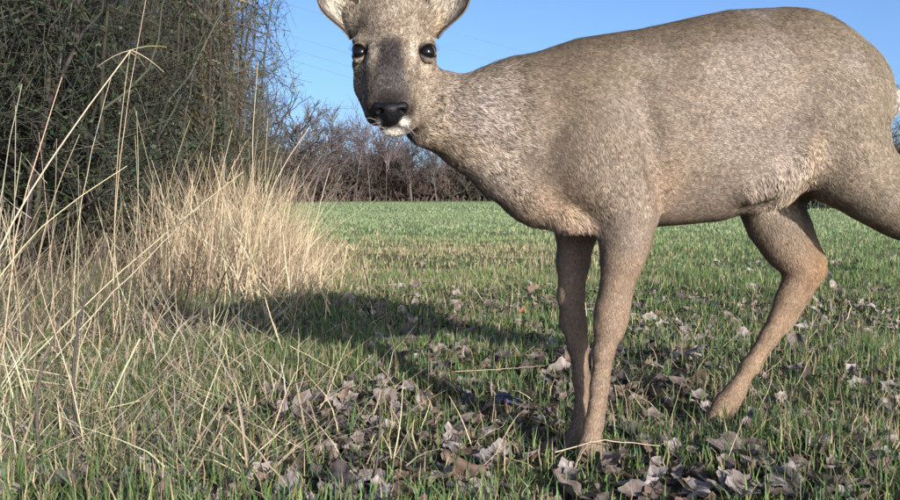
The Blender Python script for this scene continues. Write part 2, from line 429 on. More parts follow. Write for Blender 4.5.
def dryness(x, y):
    px = 450 + x / y * 922
    left = 1 - sstep(120, 420, px)
    straw_patch = np.exp(-((y - 6.8) / 2.0) ** 2) * (1 - sstep(520, 720, px)) * 0.5
    return np.clip(0.2 + 0.06 * left + straw_patch + 0.3 * (fbm(xyz(x, y) * 1.3, 5) - 0.5), 0.03, 0.9)
def thin(x, y):
    """bare litter patches close to the camera"""
    n = fbm(xyz(x, y) * 2.6, 77); px = 450 + x / y * 922
    near = (1 - sstep(2.2, 3.2, y)) * (0.55 + 0.45 * sstep(180, 330, px) * (1 - sstep(700, 800, px)))
    return np.clip(1.0 - near * 0.8 * sstep(0.36, 0.6, n), 0.14, 1)
for nm, args, lab in (
    ('grass', (66000, 1.0, 2.6, 0.050, 0.0026, 101, dryness, 0.8, 0.9, thin), 'short green grass around the deer hooves'),
    ('grass', (85000, 2.5, 5.2, 0.042, 0.0038, 102, dryness, 0.9, 0.8), 'green grass of the field behind the deer legs'),
    ('grass', (70000, 5.0, 10.0, 0.042, 0.006, 103, dryness, 0.9, 0.7), 'sunlit grass with straw patch in the middle of the field'),
    ('grass', (60000, 9.8, 24.0, 0.05, 0.014, 104, dryness, 0.9, 0.6), 'green grass in the far part of the field'),
    ('grass', (45000, 23.0, 62.0, 0.06, 0.034, 105, lambda x, y: 0.12 + 0 * x, 0.9, 0.6), 'smooth light green grass along the far edge of the field')):
    V, F, C = grass_layer(*args)
    obj(nm, mesh(nm, V, F, M_GRASS, C), kind='stuff', label=lab, cat='grass')

# dead grass: standing thicket along the hedge foot and thatch lying on the left
def dead_grass(n, xf, hf, seed, lean_mu, name, label, cols, wid=0.005, m=6, flop=0.12, kink=0.35):
    r = np.random.default_rng(seed)
    x, y = xf(n, r); n = len(x); z = ground_h(x, y)
    hh = hf(x, y) * r.uniform(0.45, 1.15, n)
    a = r.uniform(0, 2 * math.pi, n); ln = np.abs(r.normal(0, lean_mu, n))
    d = nz(np.stack([np.cos(a) * ln + 0.12, np.sin(a) * ln, np.ones(n)], 1))
    P = [np.stack([x, y, z - 0.01], 1)]
    kat = r.integers(1, m - 1, n); kd = nz(r.normal(size=(n, 3)) * [1, 1, 0.5]); has = r.uniform(size=n) < kink
    for k in range(m - 1):
        d = np.where(((kat == k) & has)[:, None], nz(d * 0.35 + kd), d)            # broken over
        d = nz(d + r.normal(size=(n, 3)) * 0.05 + np.stack([np.cos(a), np.sin(a), -np.ones(n) * 0.6], 1) * (flop * r.uniform(0, 1, n) ** 2)[:, None])
        P.append(P[-1] + d * (hh / (m - 1))[:, None])
    P = np.stack(P, 1); P[..., 2] = np.maximum(P[..., 2], (ground_h(P[..., 0].ravel(), P[..., 1].ravel()) + 0.004).reshape(P.shape[:2]))
    sa = r.uniform(0, math.pi, n); side = np.stack([np.cos(sa), np.sin(sa), np.zeros(n)], 1)
    w = wid * r.uniform(0.5, 1.3, n)[:, None] * np.linspace(1, 0.25, m)[None]
    V, F, k = ribbons(P, w, side)
    c = np.array(cols)[r.integers(0, len(cols), n)] * r.uniform(0.55, 1.2, (n, 1))
    obj(name, mesh(name, V, F, M_STRAW, np.repeat(c, k, 0)), kind='stuff', label=label, cat='dry grass')
STRAW = [(0.54, 0.42, 0.27), (0.60, 0.48, 0.32), (0.44, 0.33, 0.21), (0.32, 0.235, 0.15)]
def lit_clump(n, r):
    y = r.uniform(3.9, 6.4, n); x = (r.normal(235, 55, n) - 450) / 922 * y
    ok = (450 + x / y * 922 < 350 - 45 * np.abs(r.normal(size=n))); return x[ok], y[ok]
dead_grass(3000, lit_clump, lambda x, y: (0.22 + 0.62 * fbm(xyz(x, y) * 2.5, 91)) * (1 - 0.75 * sstep(255, 345, 450 + x / y * 922)) + 0.04, 201, 0.42, 'dry_grass', 'thick sunlit clump of straw coloured dry grass in front of the hedge', STRAW)
def edge_fringe(n, r):
    y = r.uniform(3.0, 7.0, n); px = r.triangular(200, 255, 440, n); ok = r.uniform(size=n) < sstep(2.9, 4.2, y); y, px = y[ok], px[ok]; x = (px - 450) / 922 * y; return x, y
dead_grass(2200, edge_fringe, lambda x, y: 0.26 * (1 - sstep(270, 400, 450 + x / y * 922)) + 0.06, 202, 0.9, 'dry_grass', 'low straw fringe where the dry grass meets the green field', STRAW)
def left_mass(n, r):
    y = r.uniform(2.5, 4.6, n); x = (r.uniform(-80, 200, n) - 450) / 922 * y; return x, y
dead_grass(700, left_mass, lambda x, y: 0.20 + 0.40 * fbm(xyz(x, y) * 2.5, 92), 203, 0.7, 'dry_grass', 'tangled brownish dry grass under the hedge at the left edge', [(0.26, 0.21, 0.14), (0.16, 0.12, 0.085), (0.38, 0.31, 0.21), (0.10, 0.08, 0.06)])
def thatch(n, r):
    y = r.uniform(1.35, 3.2, n); px = r.uniform(-60, 420, n); ok = r.uniform(size=n) < 1 - sstep(180, 400, px) * 0.92
    return ((px - 450) / 922 * y)[ok], y[ok]
dead_grass(6500, thatch, lambda x, y: 0.08 + 0.26 * vnoise(xyz(x, y) * 31.0, 6) ** 2, 204, 2.2, 'dry_grass', 'pale dry grass blades lying over the green grass in the left foreground', STRAW + [(0.5, 0.46, 0.30), (0.22, 0.18, 0.13), (0.14, 0.115, 0.09), (0.42, 0.38, 0.31)], 0.0034, 6, 0.3, 0.5)
def stray(n, r):
    y = r.uniform(1.35, 5.5, n); px = r.uniform(380, 960, n); return (px - 450) / 922 * y, y
dead_grass(3200, stray, lambda x, y: 0.11 * np.ones_like(x), 205, 1.8, 'dry_grass', 'scattered straw bits in the green grass on the right', STRAW, 0.0022, 5, 0.4)

# single dry stalks that stand out: (base px, base distance, tip px, tip distance, radius, sag, label)
STALKS = [
    ((-62, 0), 2.2, (131, 50), 2.35, 0.0030, 0.02, 'thick pale stalk leaning right up to the bent broken tip'),
    ((120, 0), 2.5, (130, 51), 2.4, 0.0018, 0.01, 'upright stalk meeting the broken tip of the thick pale one'),
    ((112, 0), 2.7, (148, -12), 2.6, 0.0016, 0.02, 'thin stalk running out of the top of the picture'),
    ((-4, 0), 2.3, (62, 77), 2.3, 0.0020, 0.01, 'straight pale stalk between the two leftmost tall ones and the bent one'),
    ((-6, 0), 2.4, (22, 84), 2.3, 0.0018, 0.015, 'leftmost tall pale stalk, nearly upright'),
    ((-70, 0), 2.1, (127, 166), 2.3, 0.0021, 0.03, 'bowed stalk slanting across the left edge below the tall ones'),
    ((8, 0), 2.3, (243, 172), 2.8, 0.0022, 0.01, 'long slanting stalk pointing right, upper of two parallel ones'),
    ((30, 0), 2.2, (202, 204), 2.6, 0.0022, 0.01, 'long slanting stalk pointing right, lower of two parallel ones'),
    ((70, 0), 2.7, (112, 74), 2.7, 0.0014, 0.02, 'thin grey stalk just left of the bent broken tip'),
    ((276, 0), 4.6, (258, 62), 4.6, 0.0035, 0.03, 'tall upright stalk above the sunlit dry grass clump'),
    ((284, 0), 4.2, (268, 118), 4.3, 0.0025, 0.02, 'pale stalk beside the tall upright one in the sunlit clump'),
    ((262, 0), 4.0, (309, 128), 4.2, 0.0028, 0.05, 'pale stalk curving right at the edge of the sunlit clump'),
    ((295, 0), 4.0, (330, 168), 4.1, 0.0022, 0.0, 'short leaning stalk right of the curving one, over the far field edge'),
    ((375, 0), 3.3, (342, 178), 3.4, 0.0016, 0.0, 'thin dark twig standing alone at the edge of the green field'),
    ((390, 0), 4.3, (437, 232), 4.4, 0.0018, 0.0, 'dark slanting twig in the green grass left of the front legs'),
    ((168, 0), 3.4, (190, 120), 3.4, 0.0018, 0.03, 'stalk leaning over the brown tangle right of the bent one'),
    ((150, 0), 3.2, (213, 125), 3.2, 0.0020, 0.04, 'slender stalk crossing the dark hedge, leaning right'),
    ((213, 0), 4.2, (232, 130), 4.2, 0.0022, 0.02, 'straight stalk at the left end of the sunlit clump'),
    ((372, 0), 1.36, (384, 384), 1.40, 0.0022, 0.004, 'brown woody twig standing upright in the bottom foreground'),
    ((78, 0), 1.42, (105, 240), 1.75, 0.0035, 0.02, 'dark grey weed stem rising from the bottom left'),
    ((40, 0), 1.40, (68, 300), 1.6, 0.0028, 0.02, 'dark weed stem beside the taller grey one at bottom left'),
]
for i, (b, yb, t, yt, rad, sag, lab) in enumerate(STALKS):
    r = np.random.default_rng(300 + i)
    bx = (b[0] - 450) / 922 * yb; base = np.array([bx, yb, float(ground_h(np.array([bx]), np.array([yb]))[0]) - 0.02]); tip = W(t[0], t[1], yt)
    s = np.linspace(0, 1, 12)[:, None]; P = lerp(base[None], tip[None], s)
    sd = nz(np.cross(tip - base, [0, 1, 0.3]))
    P = P + sd * (np.sin(s * math.pi) * sag * 2) + np.cumsum(r.normal(size=(12, 3)) * 0.0022, 0) * np.sin(s * math.pi)
    dark = 'dark' in lab or 'woody' in lab
    c0 = (0.10, 0.085, 0.07) if dark else (0.48, 0.41, 0.27)
    v, f, k = tubes(P[None], (rad * lerp(1.0, 0.5, s[:, 0]))[None], 6)
    st = obj('dry_stalk', mesh('dry_stalk', v, f, M_STRAW, colvar(1, k, c0, 0.12, r), True), label=lab, cat='stalk', group='single tall dry stalks')
    if i == 0:                                   # broken tip: bent blades hanging from the node
        L = [((131, 50), (167, 47)), ((131, 50), (164, 72)), ((131, 50), (97, 67)), ((130, 52), (147, 70)), ((129, 54), (118, 64))]
        for q, (pa, pb) in enumerate(L):
            A, B = W(*pa, 2.35), W(*pb, 2.30 + 0.03 * q); s4 = np.linspace(0, 1, 5)[:, None]
            Q = lerp(A[None], B[None], s4); Q[:, 2] += np.sin(s4[:, 0] * math.pi) * 0.006
            v, f, k = tubes(Q[None], np.linspace(0.0017, 0.0006, 5)[None], 4)
            obj('blade', mesh('blade', v, f, M_STRAW, colvar(1, k, c0, 0.1, r)), st)
rs = np.random.default_rng(333)
for i in range(46):
    px, yb = rs.uniform(-40, 300), rs.uniform(2.4, 4.2); lean = rs.normal(12, 38); top = rs.uniform(95, 215) + 40 * (px > 200)
    bx = (px - 450) / 922 * yb; base = np.array([bx, yb, float(ground_h(np.array([bx]), np.array([yb]))[0]) - 0.02]); tip = W(px + lean, top, yb + rs.normal(0, 0.15))
    s_ = np.linspace(0, 1, 9)[:, None]; P = lerp(base[None], tip[None], s_) + nz(np.cross(tip - base, [0, 1, 0.3])) * (np.sin(s_ * math.pi) * rs.normal(0, 0.02))
    if i % 3 == 0: P[-2:] = P[-3] + (P[-2:] - P[-3]) * [1, 1, -0.6] + [[0.03, 0, 0], [0.07, 0, 0]]      # broken over near the top
    v, f, k = tubes(P[None], (rs.uniform(0.0012, 0.0022) * (yb / 2.6) * lerp(1.0, 0.5, s_[:, 0]))[None], 5)
    pos = 'nearer the left edge' if px < 110 else 'in front of the dark hedge' if px < 200 else 'in the sunlit dry grass clump'
    obj('dry_stalk', mesh('dry_stalk', v, f, M_STRAW, colvar(1, k, [(0.50, 0.42, 0.28), (0.38, 0.31, 0.2), (0.30, 0.25, 0.18)][i % 3], 0.12, rs), True),
        label=('thin dry stalk broken over at its top ' if i % 3 == 0 else 'thin straight dry stalk ') + pos, cat='stalk', group='thin dry stalks ' + pos)
# long straws lying low over the foreground: pixel path with heights above the field
LYING = [([(-10, 362), (96, 382), (232, 419)], 2.0, 'long bent straw lying across the left foreground'),
         ([(-6, 396), (29, 380), (150, 398)], 1.9, 'straw lying from the left edge below the longest one'),
         ([(140, 338), (106, 408), (56, 500)], 1.75, 'pale straw bent towards the bottom left corner'),
         ([(229, 417), (176, 502)], 1.55, 'thick straw running down to the bottom edge'),
         ([(158, 430), (210, 502)], 1.5, 'straw crossing the thick one at the bottom edge'),
         ([(30, 440), (52, 424), (140, 400)], 1.7, 'straw arched over grey leaves at the left'),
         ([(226, 415), (300, 500)], 1.5, 'thin straw slanting right from the tip of the thick one'),
         ([(290, 346), (352, 379)], 2.2, 'short straw lying in green grass behind the upright leaf'),
         ([(330, 398), (356, 384), (378, 405)], 2.0, 'kinked yellow straw in the grass left of the woody twig'),
         ([(555, 452), (600, 440), (660, 446)], 1.40, 'thin straw lying across the foot of the near front leg'),
         ([(569, 478), (592, 436)], 1.38, 'short straw leaning on the near front leg'),
         ([(455, 372), (545, 366)], 2.15, 'level straw lying left of the far front leg'),
         ([(722, 470), (790, 455)], 1.5, 'pale green straw lying in the right foreground'),
         ([(700, 433), (745, 428), (790, 412)], 1.62, 'straw lying beside the hind hoof')]
for i, (pp, Y, lab) in enumerate(LYING):
    r = np.random.default_rng(400 + i)
    Q = []
    for (px, py) in pp:
        yy = min(Y, ground_y(py) - 0.02); Q.append(W(px, py, yy))
    Q = np.array(Q); s = np.linspace(0, len(Q) - 1, 14); k0 = np.minimum(s.astype(int), len(Q) - 2)
    P = lerp(Q[k0], Q[k0 + 1], (s - k0)[:, None]) + r.normal(size=(14, 3)) * 0.0008
    v, f, k = tubes(P[None], (np.linspace(0.0018, 0.0010, 14) * (1.0 if i < 7 else 0.6))[None], 5)
    obj('straw', mesh('straw', v, f, M_STRAW, colvar(1, k, (0.50, 0.43, 0.27), 0.1, r), True), label=lab, cat='straw', group='long straws lying in the foreground')

# ------------------------------------------------------------------ fallen leaves
M_LEAF = material('dead_leaf', attr=True, rough=0.75, spec=0.3, noise=(60, 0.65, 1.3), transl=0.12)
TONES = {'pale': (0.28, 0.24, 0.222), 'mid': (0.18, 0.145, 0.128), 'brown': (0.17, 0.12, 0.09), 'dark': (0.075, 0.062, 0.060), 'orange': (0.25, 0.125, 0.07)}
def leaf_mesh(seed, tone, n=24):
    r = np.random.default_rng(seed)
    a = np.arange(n) / n * 2 * math.pi
    lobes = (3, 5, 5)[seed % 3]
    rad = 0.41 + 0.075 * np.cos(a * lobes) + 0.02 * np.cos(a * 11 + seed) + r.normal(0, 0.012, n)
    rad *= 1 + 0.22 * np.cos(a)                       # a longer tip
    V = [np.zeros((1, 3))]
    for f in ((0.45, 0.8, 1.0) if n > 12 else (0.6, 1.0)):
        V.append(np.stack([np.cos(a) * rad * f, np.sin(a) * rad * f, np.zeros(n)], 1))
    V = np.concatenate(V); rr = np.hypot(V[:, 0], V[:, 1])
    fold = r.uniform(0.1, 0.6); cx, cy = r.uniform(-0.6, 1.4, 2)
    V[:, 2] = fold * np.sqrt(V[:, 1] ** 2 + 0.004) + cx * V[:, 0] ** 2 + cy * V[:, 1] ** 2 + (fbm(V * 3 + seed, seed, 2) - 0.5) * 0.40 + (rr > 0.3) * (vnoise(V * 9, seed + 2) - 0.5) * 0.12
    V[:, 2] *= 0.62
    V[:, :2] *= (1 - 0.35 * np.clip(np.abs(V[:, 2:3]), 0, 0.6))          # curling draws the edge in
    V[:, 2] -= 0.03
    F = [[0, 1 + i, 1 + (i + 1) % n] for i in range(n)]
    for q in ((0, 1) if n > 12 else (0,)):
        o0, o1 = 1 + q * n, 1 + (q + 1) * n
        for i in range(n):
            j = (i + 1) % n
            F += [[o0 + i, o1 + i, o1 + j], [o0 + i, o1 + j, o0 + j]]
    nV = len(V); st = np.array([[-0.28, 0.012, 0.0], [-0.28, -0.012, 0.0], [-0.72, 0.0, 0.09]]); V = np.concatenate([V, st]); F.append([nV, nV + 1, nV + 2])
    c = np.array(TONES[tone])[None] * (0.55 + 0.9 * fbm(V * 4 + 9, seed + 1))[:, None]
    c = c * np.where((fbm(V * 7, seed + 6) > 0.58)[:, None], np.array([[0.6, 0.52, 0.45]]), np.ones((1, 3)))      # blotches
    return mesh('fallen_leaf', V, np.array(F), M_LEAF, c, True)
LEAVES = {t: [leaf_mesh(500 + 7 * k + 31 * i, t) for k in range(5)] for i, t in enumerate(TONES)}
SMALL = {t: [leaf_mesh(700 + 7 * k + 31 * i, t, 10) for k in range(5)] for i, t in enumerate(TONES)}
def place_leaf(x, y, size, tone, r, tilt=0.35, lift=0.006, **kw):
    me = LEAVES[tone][r.integers(0, 5)]
    z = float(ground_h(np.array([x]), np.array([y]))[0])
    o = obj('fallen_leaf', me, None, (x, y, z + lift + size * 0.12), **kw)
    o.rotation_euler = (r.normal(0, tilt), r.normal(0, tilt), r.uniform(0, 6.28)); o.scale = (size, size * r.uniform(0.75, 1.1), size)
    return o
HAND = [(297, 416, 34, 'pale', 0.9, 'pale grey leaf standing on edge, left of the woody twig'), (270, 394, 30, 'mid', 0.7, 'grey brown crumpled leaf just behind the leaf standing on edge'),
        (160, 490, 40, 'pale', 0.3, 'pale blue grey leaf at the bottom left under crossing straws'), (68, 462, 44, 'mid', 0.4, 'broad grey leaf at the lower left behind dark stems'),
        (25, 440, 40, 'mid', 0.4, 'grey leaf nearest the left edge, low down'), (112, 398, 26, 'mid', 0.4, 'dull leaf under the knot of straw on the left'),
        (472, 488, 58, 'brown', 0.5, 'largest brown leaf at the bottom edge, centre'), (541, 462, 42, 'brown', 0.6, 'pinkish brown curled leaf just left of the front hooves'),
        (575, 496, 52, 'mid', 0.3, 'grey leaf at the bottom edge below the front hooves'), (618, 474, 46, 'mid', 0.4, 'broad mauve grey leaf right against the near front hoof'),
        (640, 498, 52, 'mid', 0.3, 'dull leaf at the bottom edge right of the front hooves'), (655, 422, 34, 'mid', 0.5, 'leaf lying between the front and hind hooves'),
        (695, 362, 36, 'pale', 0.5, 'pale leaf in the grass left of the hind shank'), (742, 470, 58, 'mid', 0.4, 'broad pale leaf in the foreground below the hind hoof'),
        (828, 496, 60, 'mid', 0.3, 'large dull leaf at the bottom edge, right'), (852, 440, 24, 'pale', 0.6, 'small pale leaf in dark grass at the lower right'),
        (802, 356, 28, 'pale', 0.6, 'pale leaf behind the hind shank, left of a pair'), (832, 364, 28, 'pale', 0.6, 'pale leaf behind the hind shank, right of a pair'),
        (562, 378, 28, 'pale', 0.6, 'pale ragged leaf touching the far front leg'), (437, 287, 14, 'pale', 0.8, 'small whitish leaf upright in the grass left of the front legs'),
        (524, 316, 14, 'orange', 0.6, 'rust orange leaf in the shadow edge left of the front legs'), (498, 314, 13, 'orange', 0.5, 'small orange leaf beside the rust orange one'),
        (400, 366, 30, 'dark', 0.4, 'dark bluish leaf in the shadow left of centre'), (384, 404, 40, 'mid', 0.6, 'crumpled leaf leaning against the woody twig'),
        (412, 474, 60, 'brown', 0.4, 'brown leaf litter piece left of the largest brown leaf'), (330, 488, 56, 'dark', 0.3, 'dark leaf at the bottom edge left of centre'),
        (460, 458, 34, 'mid', 0.5, 'grey leaf just behind the largest brown leaf'), (436, 424, 26, 'brown', 0.5, 'brown scrap of leaf in grass left of the dark blue one'),
        (700, 305, 16, 'mid', 0.6, 'greyish leaf in the grass right of the near knee'), (650, 304, 14, 'pale', 0.6, 'small curled pale leaf right beside the near front knee'),
        (745, 344, 20, 'pale', 0.6, 'pale curled leaf in front of the hind shank'), (870, 480, 44, 'dark', 0.3, 'dark leaf at the lower right corner'),
        (505, 412, 34, 'dark', 0.5, None)]
for i, (px, py, wpx, tone, tilt, lab) in enumerate(HAND):
    Y = ground_y(py); r = np.random.default_rng(600 + i)
    x = (px - 450) / 922 * Y; s = wpx * mpp(Y) * 1.02
    if lab: place_leaf(x, Y, s, tone, r, tilt, label=lab, cat='leaf', group='single leaves that stand out')
# the slate-blue curled leaf
TONES['slate'] = (0.075, 0.085, 0.15)
Yb = ground_y(412)
ob = obj('fallen_leaf', leaf_mesh(977, 'slate'), None, ((506 - 450) / 922 * Yb, Yb, 0.03), label='curled slate blue leaf left of the front hooves', cat='leaf', group='single leaves that stand out')
ob.rotation_euler = (math.radians(150), 0.15, 0.3); ob.scale = (0.072, 0.05, 0.06)

def litter_density(px, py):
    d = 0.22 + 0.0 * px
    d = d + 0.85 * np.exp(-((py - 325) / 44) ** 2) * sstep(330, 420, px)
    d = d + 0.18 * sstep(360, 430, py) * sstep(250, 380, px)
    d = d + 0.25 * np.exp(-((py - 280) / 25) ** 2) * sstep(400, 480, px)
    return np.clip(d, 0, 1) * (1 - 0.5 * (px < 330) * (py < 400))
r = np.random.default_rng(71)
ZONES = [('pale', 'pale crumpled dead leaf scattered in the grass'), ('mid', 'grey brown dead leaf scattered in the grass'),
         ('brown', 'brown dead leaf scattered in the grass'), ('dark', 'dark dead leaf scattered in the grass')]
cand = []
while len(cand) < 1400:
    px, py = r.uniform(-40, 940), 262 + 250 * r.uniform() ** 1.0
    if r.uniform() < litter_density(px, py) and fbm(np.array([[px / 60, py / 30, 0.0]]), 15)[0] + r.uniform(-0.4, 0.4) > 0.42:
        Y = ground_y(py); cand.append(((px - 450) / 922 * Y, Y, r.uniform(0.026, 0.056)))
cand.sort(key=lambda c: -c[2] / c[1])
frag_r = np.random.default_rng(72)
fx, fy = in_view(4200, 1.15, 4.2, frag_r, 0.1, 0.8)
cand += [(a_, b_, c_) for a_, b_, c_ in zip(fx, fy, frag_r.uniform(0.014, 0.036, 4200))]
for (x, Y, s) in cand[:262]:
    tone, lab = ZONES[r.choice(4, p=[0.42, 0.30, 0.18, 0.10])]
    px, py = 450 + x / Y * 922, 196 + 0.43 * 922 / Y
    where = ('in the grass far behind the deer legs' if py < 300 else 'among straw on the left' if px < 330 else 'in the litter left of the front legs' if px < 560 and py > 350 else
             'on the shadowed grass left of the front legs' if px < 560 else 'in the litter between front and hind hooves' if px < 740 and py > 350 else 'in the grass between front and hind legs' if px < 740 else
             'in the dark foreground grass below the hind hoof' if py > 420 else 'in the grass behind the hind shank')
    lab = lab.replace('scattered in the grass', where)
    place_leaf(x, Y, s, tone, r, 0.32, label=lab, cat='leaf', group=tone + ' leaves scattered in the grass')
LV, LF, LC, o = [], [], [], 0
for (x, Y, s) in cand[262:]:
    tone = (ZONES[r.choice(4, p=[0.4, 0.32, 0.16, 0.12])] if s > 0.036 else ZONES[r.choice(4, p=[0.12, 0.28, 0.35, 0.25])])[0]; me = SMALL[tone][r.integers(0, 5)]
    n = len(me.vertices); co = np.empty(n * 3, np.float32); me.vertices.foreach_get('co', co); co = co.reshape(-1, 3) * s
    cc = np.empty(n * 4, np.float32); me.attributes['Col'].data.foreach_get('color', cc)
    ff = np.empty(len(me.polygons) * 3, np.int32); me.polygons.foreach_get('vertices', ff)
    from mathutils import Euler
    R = np.array(Euler((r.normal(0, .45), r.normal(0, .45), r.uniform(0, 6.28))).to_matrix())
    LV.append(co @ R.T + [x, Y, float(ground_h(np.array([x]), np.array([Y]))[0]) + 0.008 + s * 0.14]); LF.append(ff.reshape(-1, 3) + o); LC.append(cc.reshape(-1, 4)[:, :3]); o += n
obj('leaf_litter', mesh('leaf_litter', np.concatenate(LV), np.concatenate(LF), M_LEAF, np.concatenate(LC), True), kind='stuff', label='small distant dead leaves strewn through the grass', cat='leaf litter')

#DEER
# ------------------------------------------------------------------ the roe deer
VOX = 0.0039
def yc(px): return 1.50 + (px - 500) / 400 * 0.14
PR = []          # (kind, data, blend, flow direction, hair length)
def A(p): return np.asarray(p, np.float64)
def chain(pts, blend, hair, squash=None, flow=None):
    """pts: (px, py, Y, radius m)"""
    q = [(W(a, b, c), rr) for a, b, c, rr in pts]
    for (p0, r0), (p1, r1) in zip(q[:-1], q[1:]):
        fl = nz(p1 - p0) if flow is None else nz(A(flow))
        PR.append(('cone', (p0, p1, r0, r1, squash), blend, fl, hair))
def ellip(c, rad, blend, flow, hair, sub=False, rot=None):
    PR.append(('sub' if sub else 'ell', (A(c), A(rad), rot), blend, nz(A(flow)), hair))
# trunk: stations (px, top, bottom, half width)
TR = [(486, 84, 172, .045), (494, 78, 188, .055), (504, 71, 204, .066), (516, 64, 215, .076), (530, 56, 222, .086), (550, 48, 227, .094), (576, 39, 232, .102), (602, 35, 231, .108),
      (640, 29.5, 227, .115), (680, 20.5, 225, .122), (722, 11.5, 221, .127), (756, 9.6, 209, .127), (780, 9.8, 196, .124), (800, 12, 182, .119), (820, 17.5, 174, .112),
      (840, 27.5, 164, .098), (860, 42, 156, .083), (873, 53, 146, .066), (882, 64, 138, .048), (888, 76, 128, .030), (891, 88, 114, .014)]
TRA = np.array([[W(p, (t + b) / 2, yc(p))[0], (W(p, t, yc(p))[2] + W(p, b, yc(p))[2]) / 2, (W(p, t, yc(p))[2] - W(p, b, yc(p))[2]) / 2, w, yc(p)] for p, t, b, w in TR])
PR.append(('trunk', None, 0.02, nz(A([1, 0, -0.35])), 0.0080))
# shoulder and thigh masses on both sides
for s in (-1, 1):
    Y = yc(600) + s * 0.068
    chain([(588, 95, Y - s * .02, .05), (598, 150, Y, .062), (620, 195, Y + s * .002, .052)], 0.05, 0.009, flow=(0.35, 0, -1))
Yn = yc(840) - 0.055
chain([(800, 70, Yn + .01, .075), (824, 105, Yn, .084), (838, 140, Yn, .074)], 0.05, 0.009, flow=(0.6, 0, -0.8))
chain([(826, 148, Yn, .070), (846, 166, Yn - .002, .063), (878, 190, Yn - .002, .053), (902, 209, Yn, .043), (935, 232, Yn, .034), (966, 250, Yn, .029)], 0.03, 0.009)
chain([(966, 248, Yn, .027), (978, 285, Yn, .021), (990, 330, Yn - .005, .0165), (1003, 390, Yn - .01, .016), (1007, 425, Yn - .01, .019), (1000, 442, Yn - .012, .016)], 0.012, 0.008)
# flank fold running from the belly to the near stifle
chain([(750, 188, yc(745) - .080, .018), (777, 178, yc(775) - .092, .018), (800, 160, yc(800) - .092, .026)], 0.03, 0.014, flow=(.3, 0, -1))
chain([(756, 200, yc(752) - .03, .019), (780, 190, yc(778) - .05, .018), (796, 176, yc(796) - .06, .020)], 0.025, 0.016, flow=(-.2, 0, -1))
# crease behind the near elbow
def groove(pts, blend=0.02):
    q = [(W(a, b, c), rr) for a, b, c, rr in pts]
    return [('subc', (p0, p1, r0, r1, None), blend, A([0, 0, 1.]), 0) for (p0, r0), (p1, r1) in zip(q[:-1], q[1:])]
PR_LATE = groove([(806, 128, yc(806) - .150, .010), (799, 150, yc(799) - .143, .012), (796, 168, yc(796) - .136, .012)], 0.03) + groove([(636, 80, yc(636) - .117, .012), (650, 130, yc(650) - .128, .013), (658, 175, yc(658) - .126, .012)], 0.025) + [('sub', (W(664, 205, yc(664) - .125), A([.007, .030, .045]), None), 0.02, A([0, 0, 1.]), 0)]
chain([(538, 212, 1.500, .022), (566, 219, 1.470, .021), (600, 222, 1.470, .018)], 0.016, 0.014, flow=(.7, 0, -.7))      # breast muscle
# near foreleg
Ya = yc(605) - 0.068
chain([(618, 188, Ya, .056), (629, 215, Ya - .002, .044), (626, 238, Ya, .037), (622, 262, Ya + .004, .0295), (616.5, 288, Ya + .006, .0225), (612, 310, Ya + .006, .0228), (609, 328, Ya + .005, .0225)], 0.02, 0.008)
chain([(609, 328, Ya + .005, .0225), (604, 350, Ya + .004, .0155), (599, 385, Ya + .002, .0122), (593, 425, Ya, .0128), (590, 446, Ya - .003, .0165), (586, 462, Ya - .008, .0165)], 0.012, 0.007)
# bony points: accessory carpal, tendon behind the cannon
chain([(622, 300, Ya + .008, .011), (619, 318, Ya + .008, .0125), (614, 334, Ya + .008, .009)], 0.008, 0.006)
chain([(609, 352, Ya + .008, .0075), (605, 385, Ya + .008, .0072), (599, 425, Ya + .006, .0085)], 0.006, 0.006)
# far foreleg
Yf = yc(580) + 0.062
chain([(585, 200, Yf, .052), (577, 228, Yf, .035), (573, 262, Yf, .0262), (571, 296, Yf - .01, .0205), (573, 322, Yf - .015, .0205), (578, 346, Yf - .02, .0152), (582, 380, Yf - .03, .0128), (583, 414, Yf - .045, .0132), (578, 438, Yf - .055, .0165), (572, 451, Yf - .062, .015)], 0.015, 0.008)
# far hind leg
Yh = yc(790) + 0.075
chain([(800, 110, Yh - .01, .085), (792, 160, Yh, .070), (768, 202, Yh, .046), (776, 226, Yh, .0415), (788, 248, Yh + .002, .0345), (800, 266, Yh + .004, .0295)], 0.03, 0.010)
chain([(788, 200, Yh + .004, .026), (800, 226, Yh + .004, .020), (818, 260, Yh + .006, .0135), (819, 271, Yh + .006, .0130), (806, 296, Yh + .008, .010), (786, 330, Yh + .010, .0075)], 0.008, 0.008)
chain([(801, 272, Yh + .004, .0285), (788, 300, Yh + .006, .0205), (770, 336, Yh + .008, .0158), (750, 366, Yh + .012, .0145), (735, 392, Yh + .014, .0168), (726, 405, Yh + .015, .0205), (716, 417, Yh + .012, .018)], 0.012, 0.007)
# pale rump tuft
ellip(W(889, 100, 1.655), (.016, .03, .026), 0.012, (.7, 0, -.7), 0.02)
# neck
chain([(560, 130, yc(560), .118), (514, 124, 1.495, .098), (476, 123, 1.482, .076)], 0.025, 0.012, squash=(np.array([0., 1, 0]), 0.74), flow=(1, 0.05, -0.35))
chain([(476, 123, 1.482, .076), (446, 112, 1.482, .061), (424, 100, 1.485, .055)], 0.010, 0.012, squash=(np.array([0., 1, 0]), 0.70), flow=(1, 0.05, -0.35))
chain([(440, 133, 1.46, .026), (470, 146, 1.467, .032), (500, 170, 1.475, .040), (530, 192, 1.49, .045)], 0.02, 0.013, flow=(0.8, 0, -0.6))
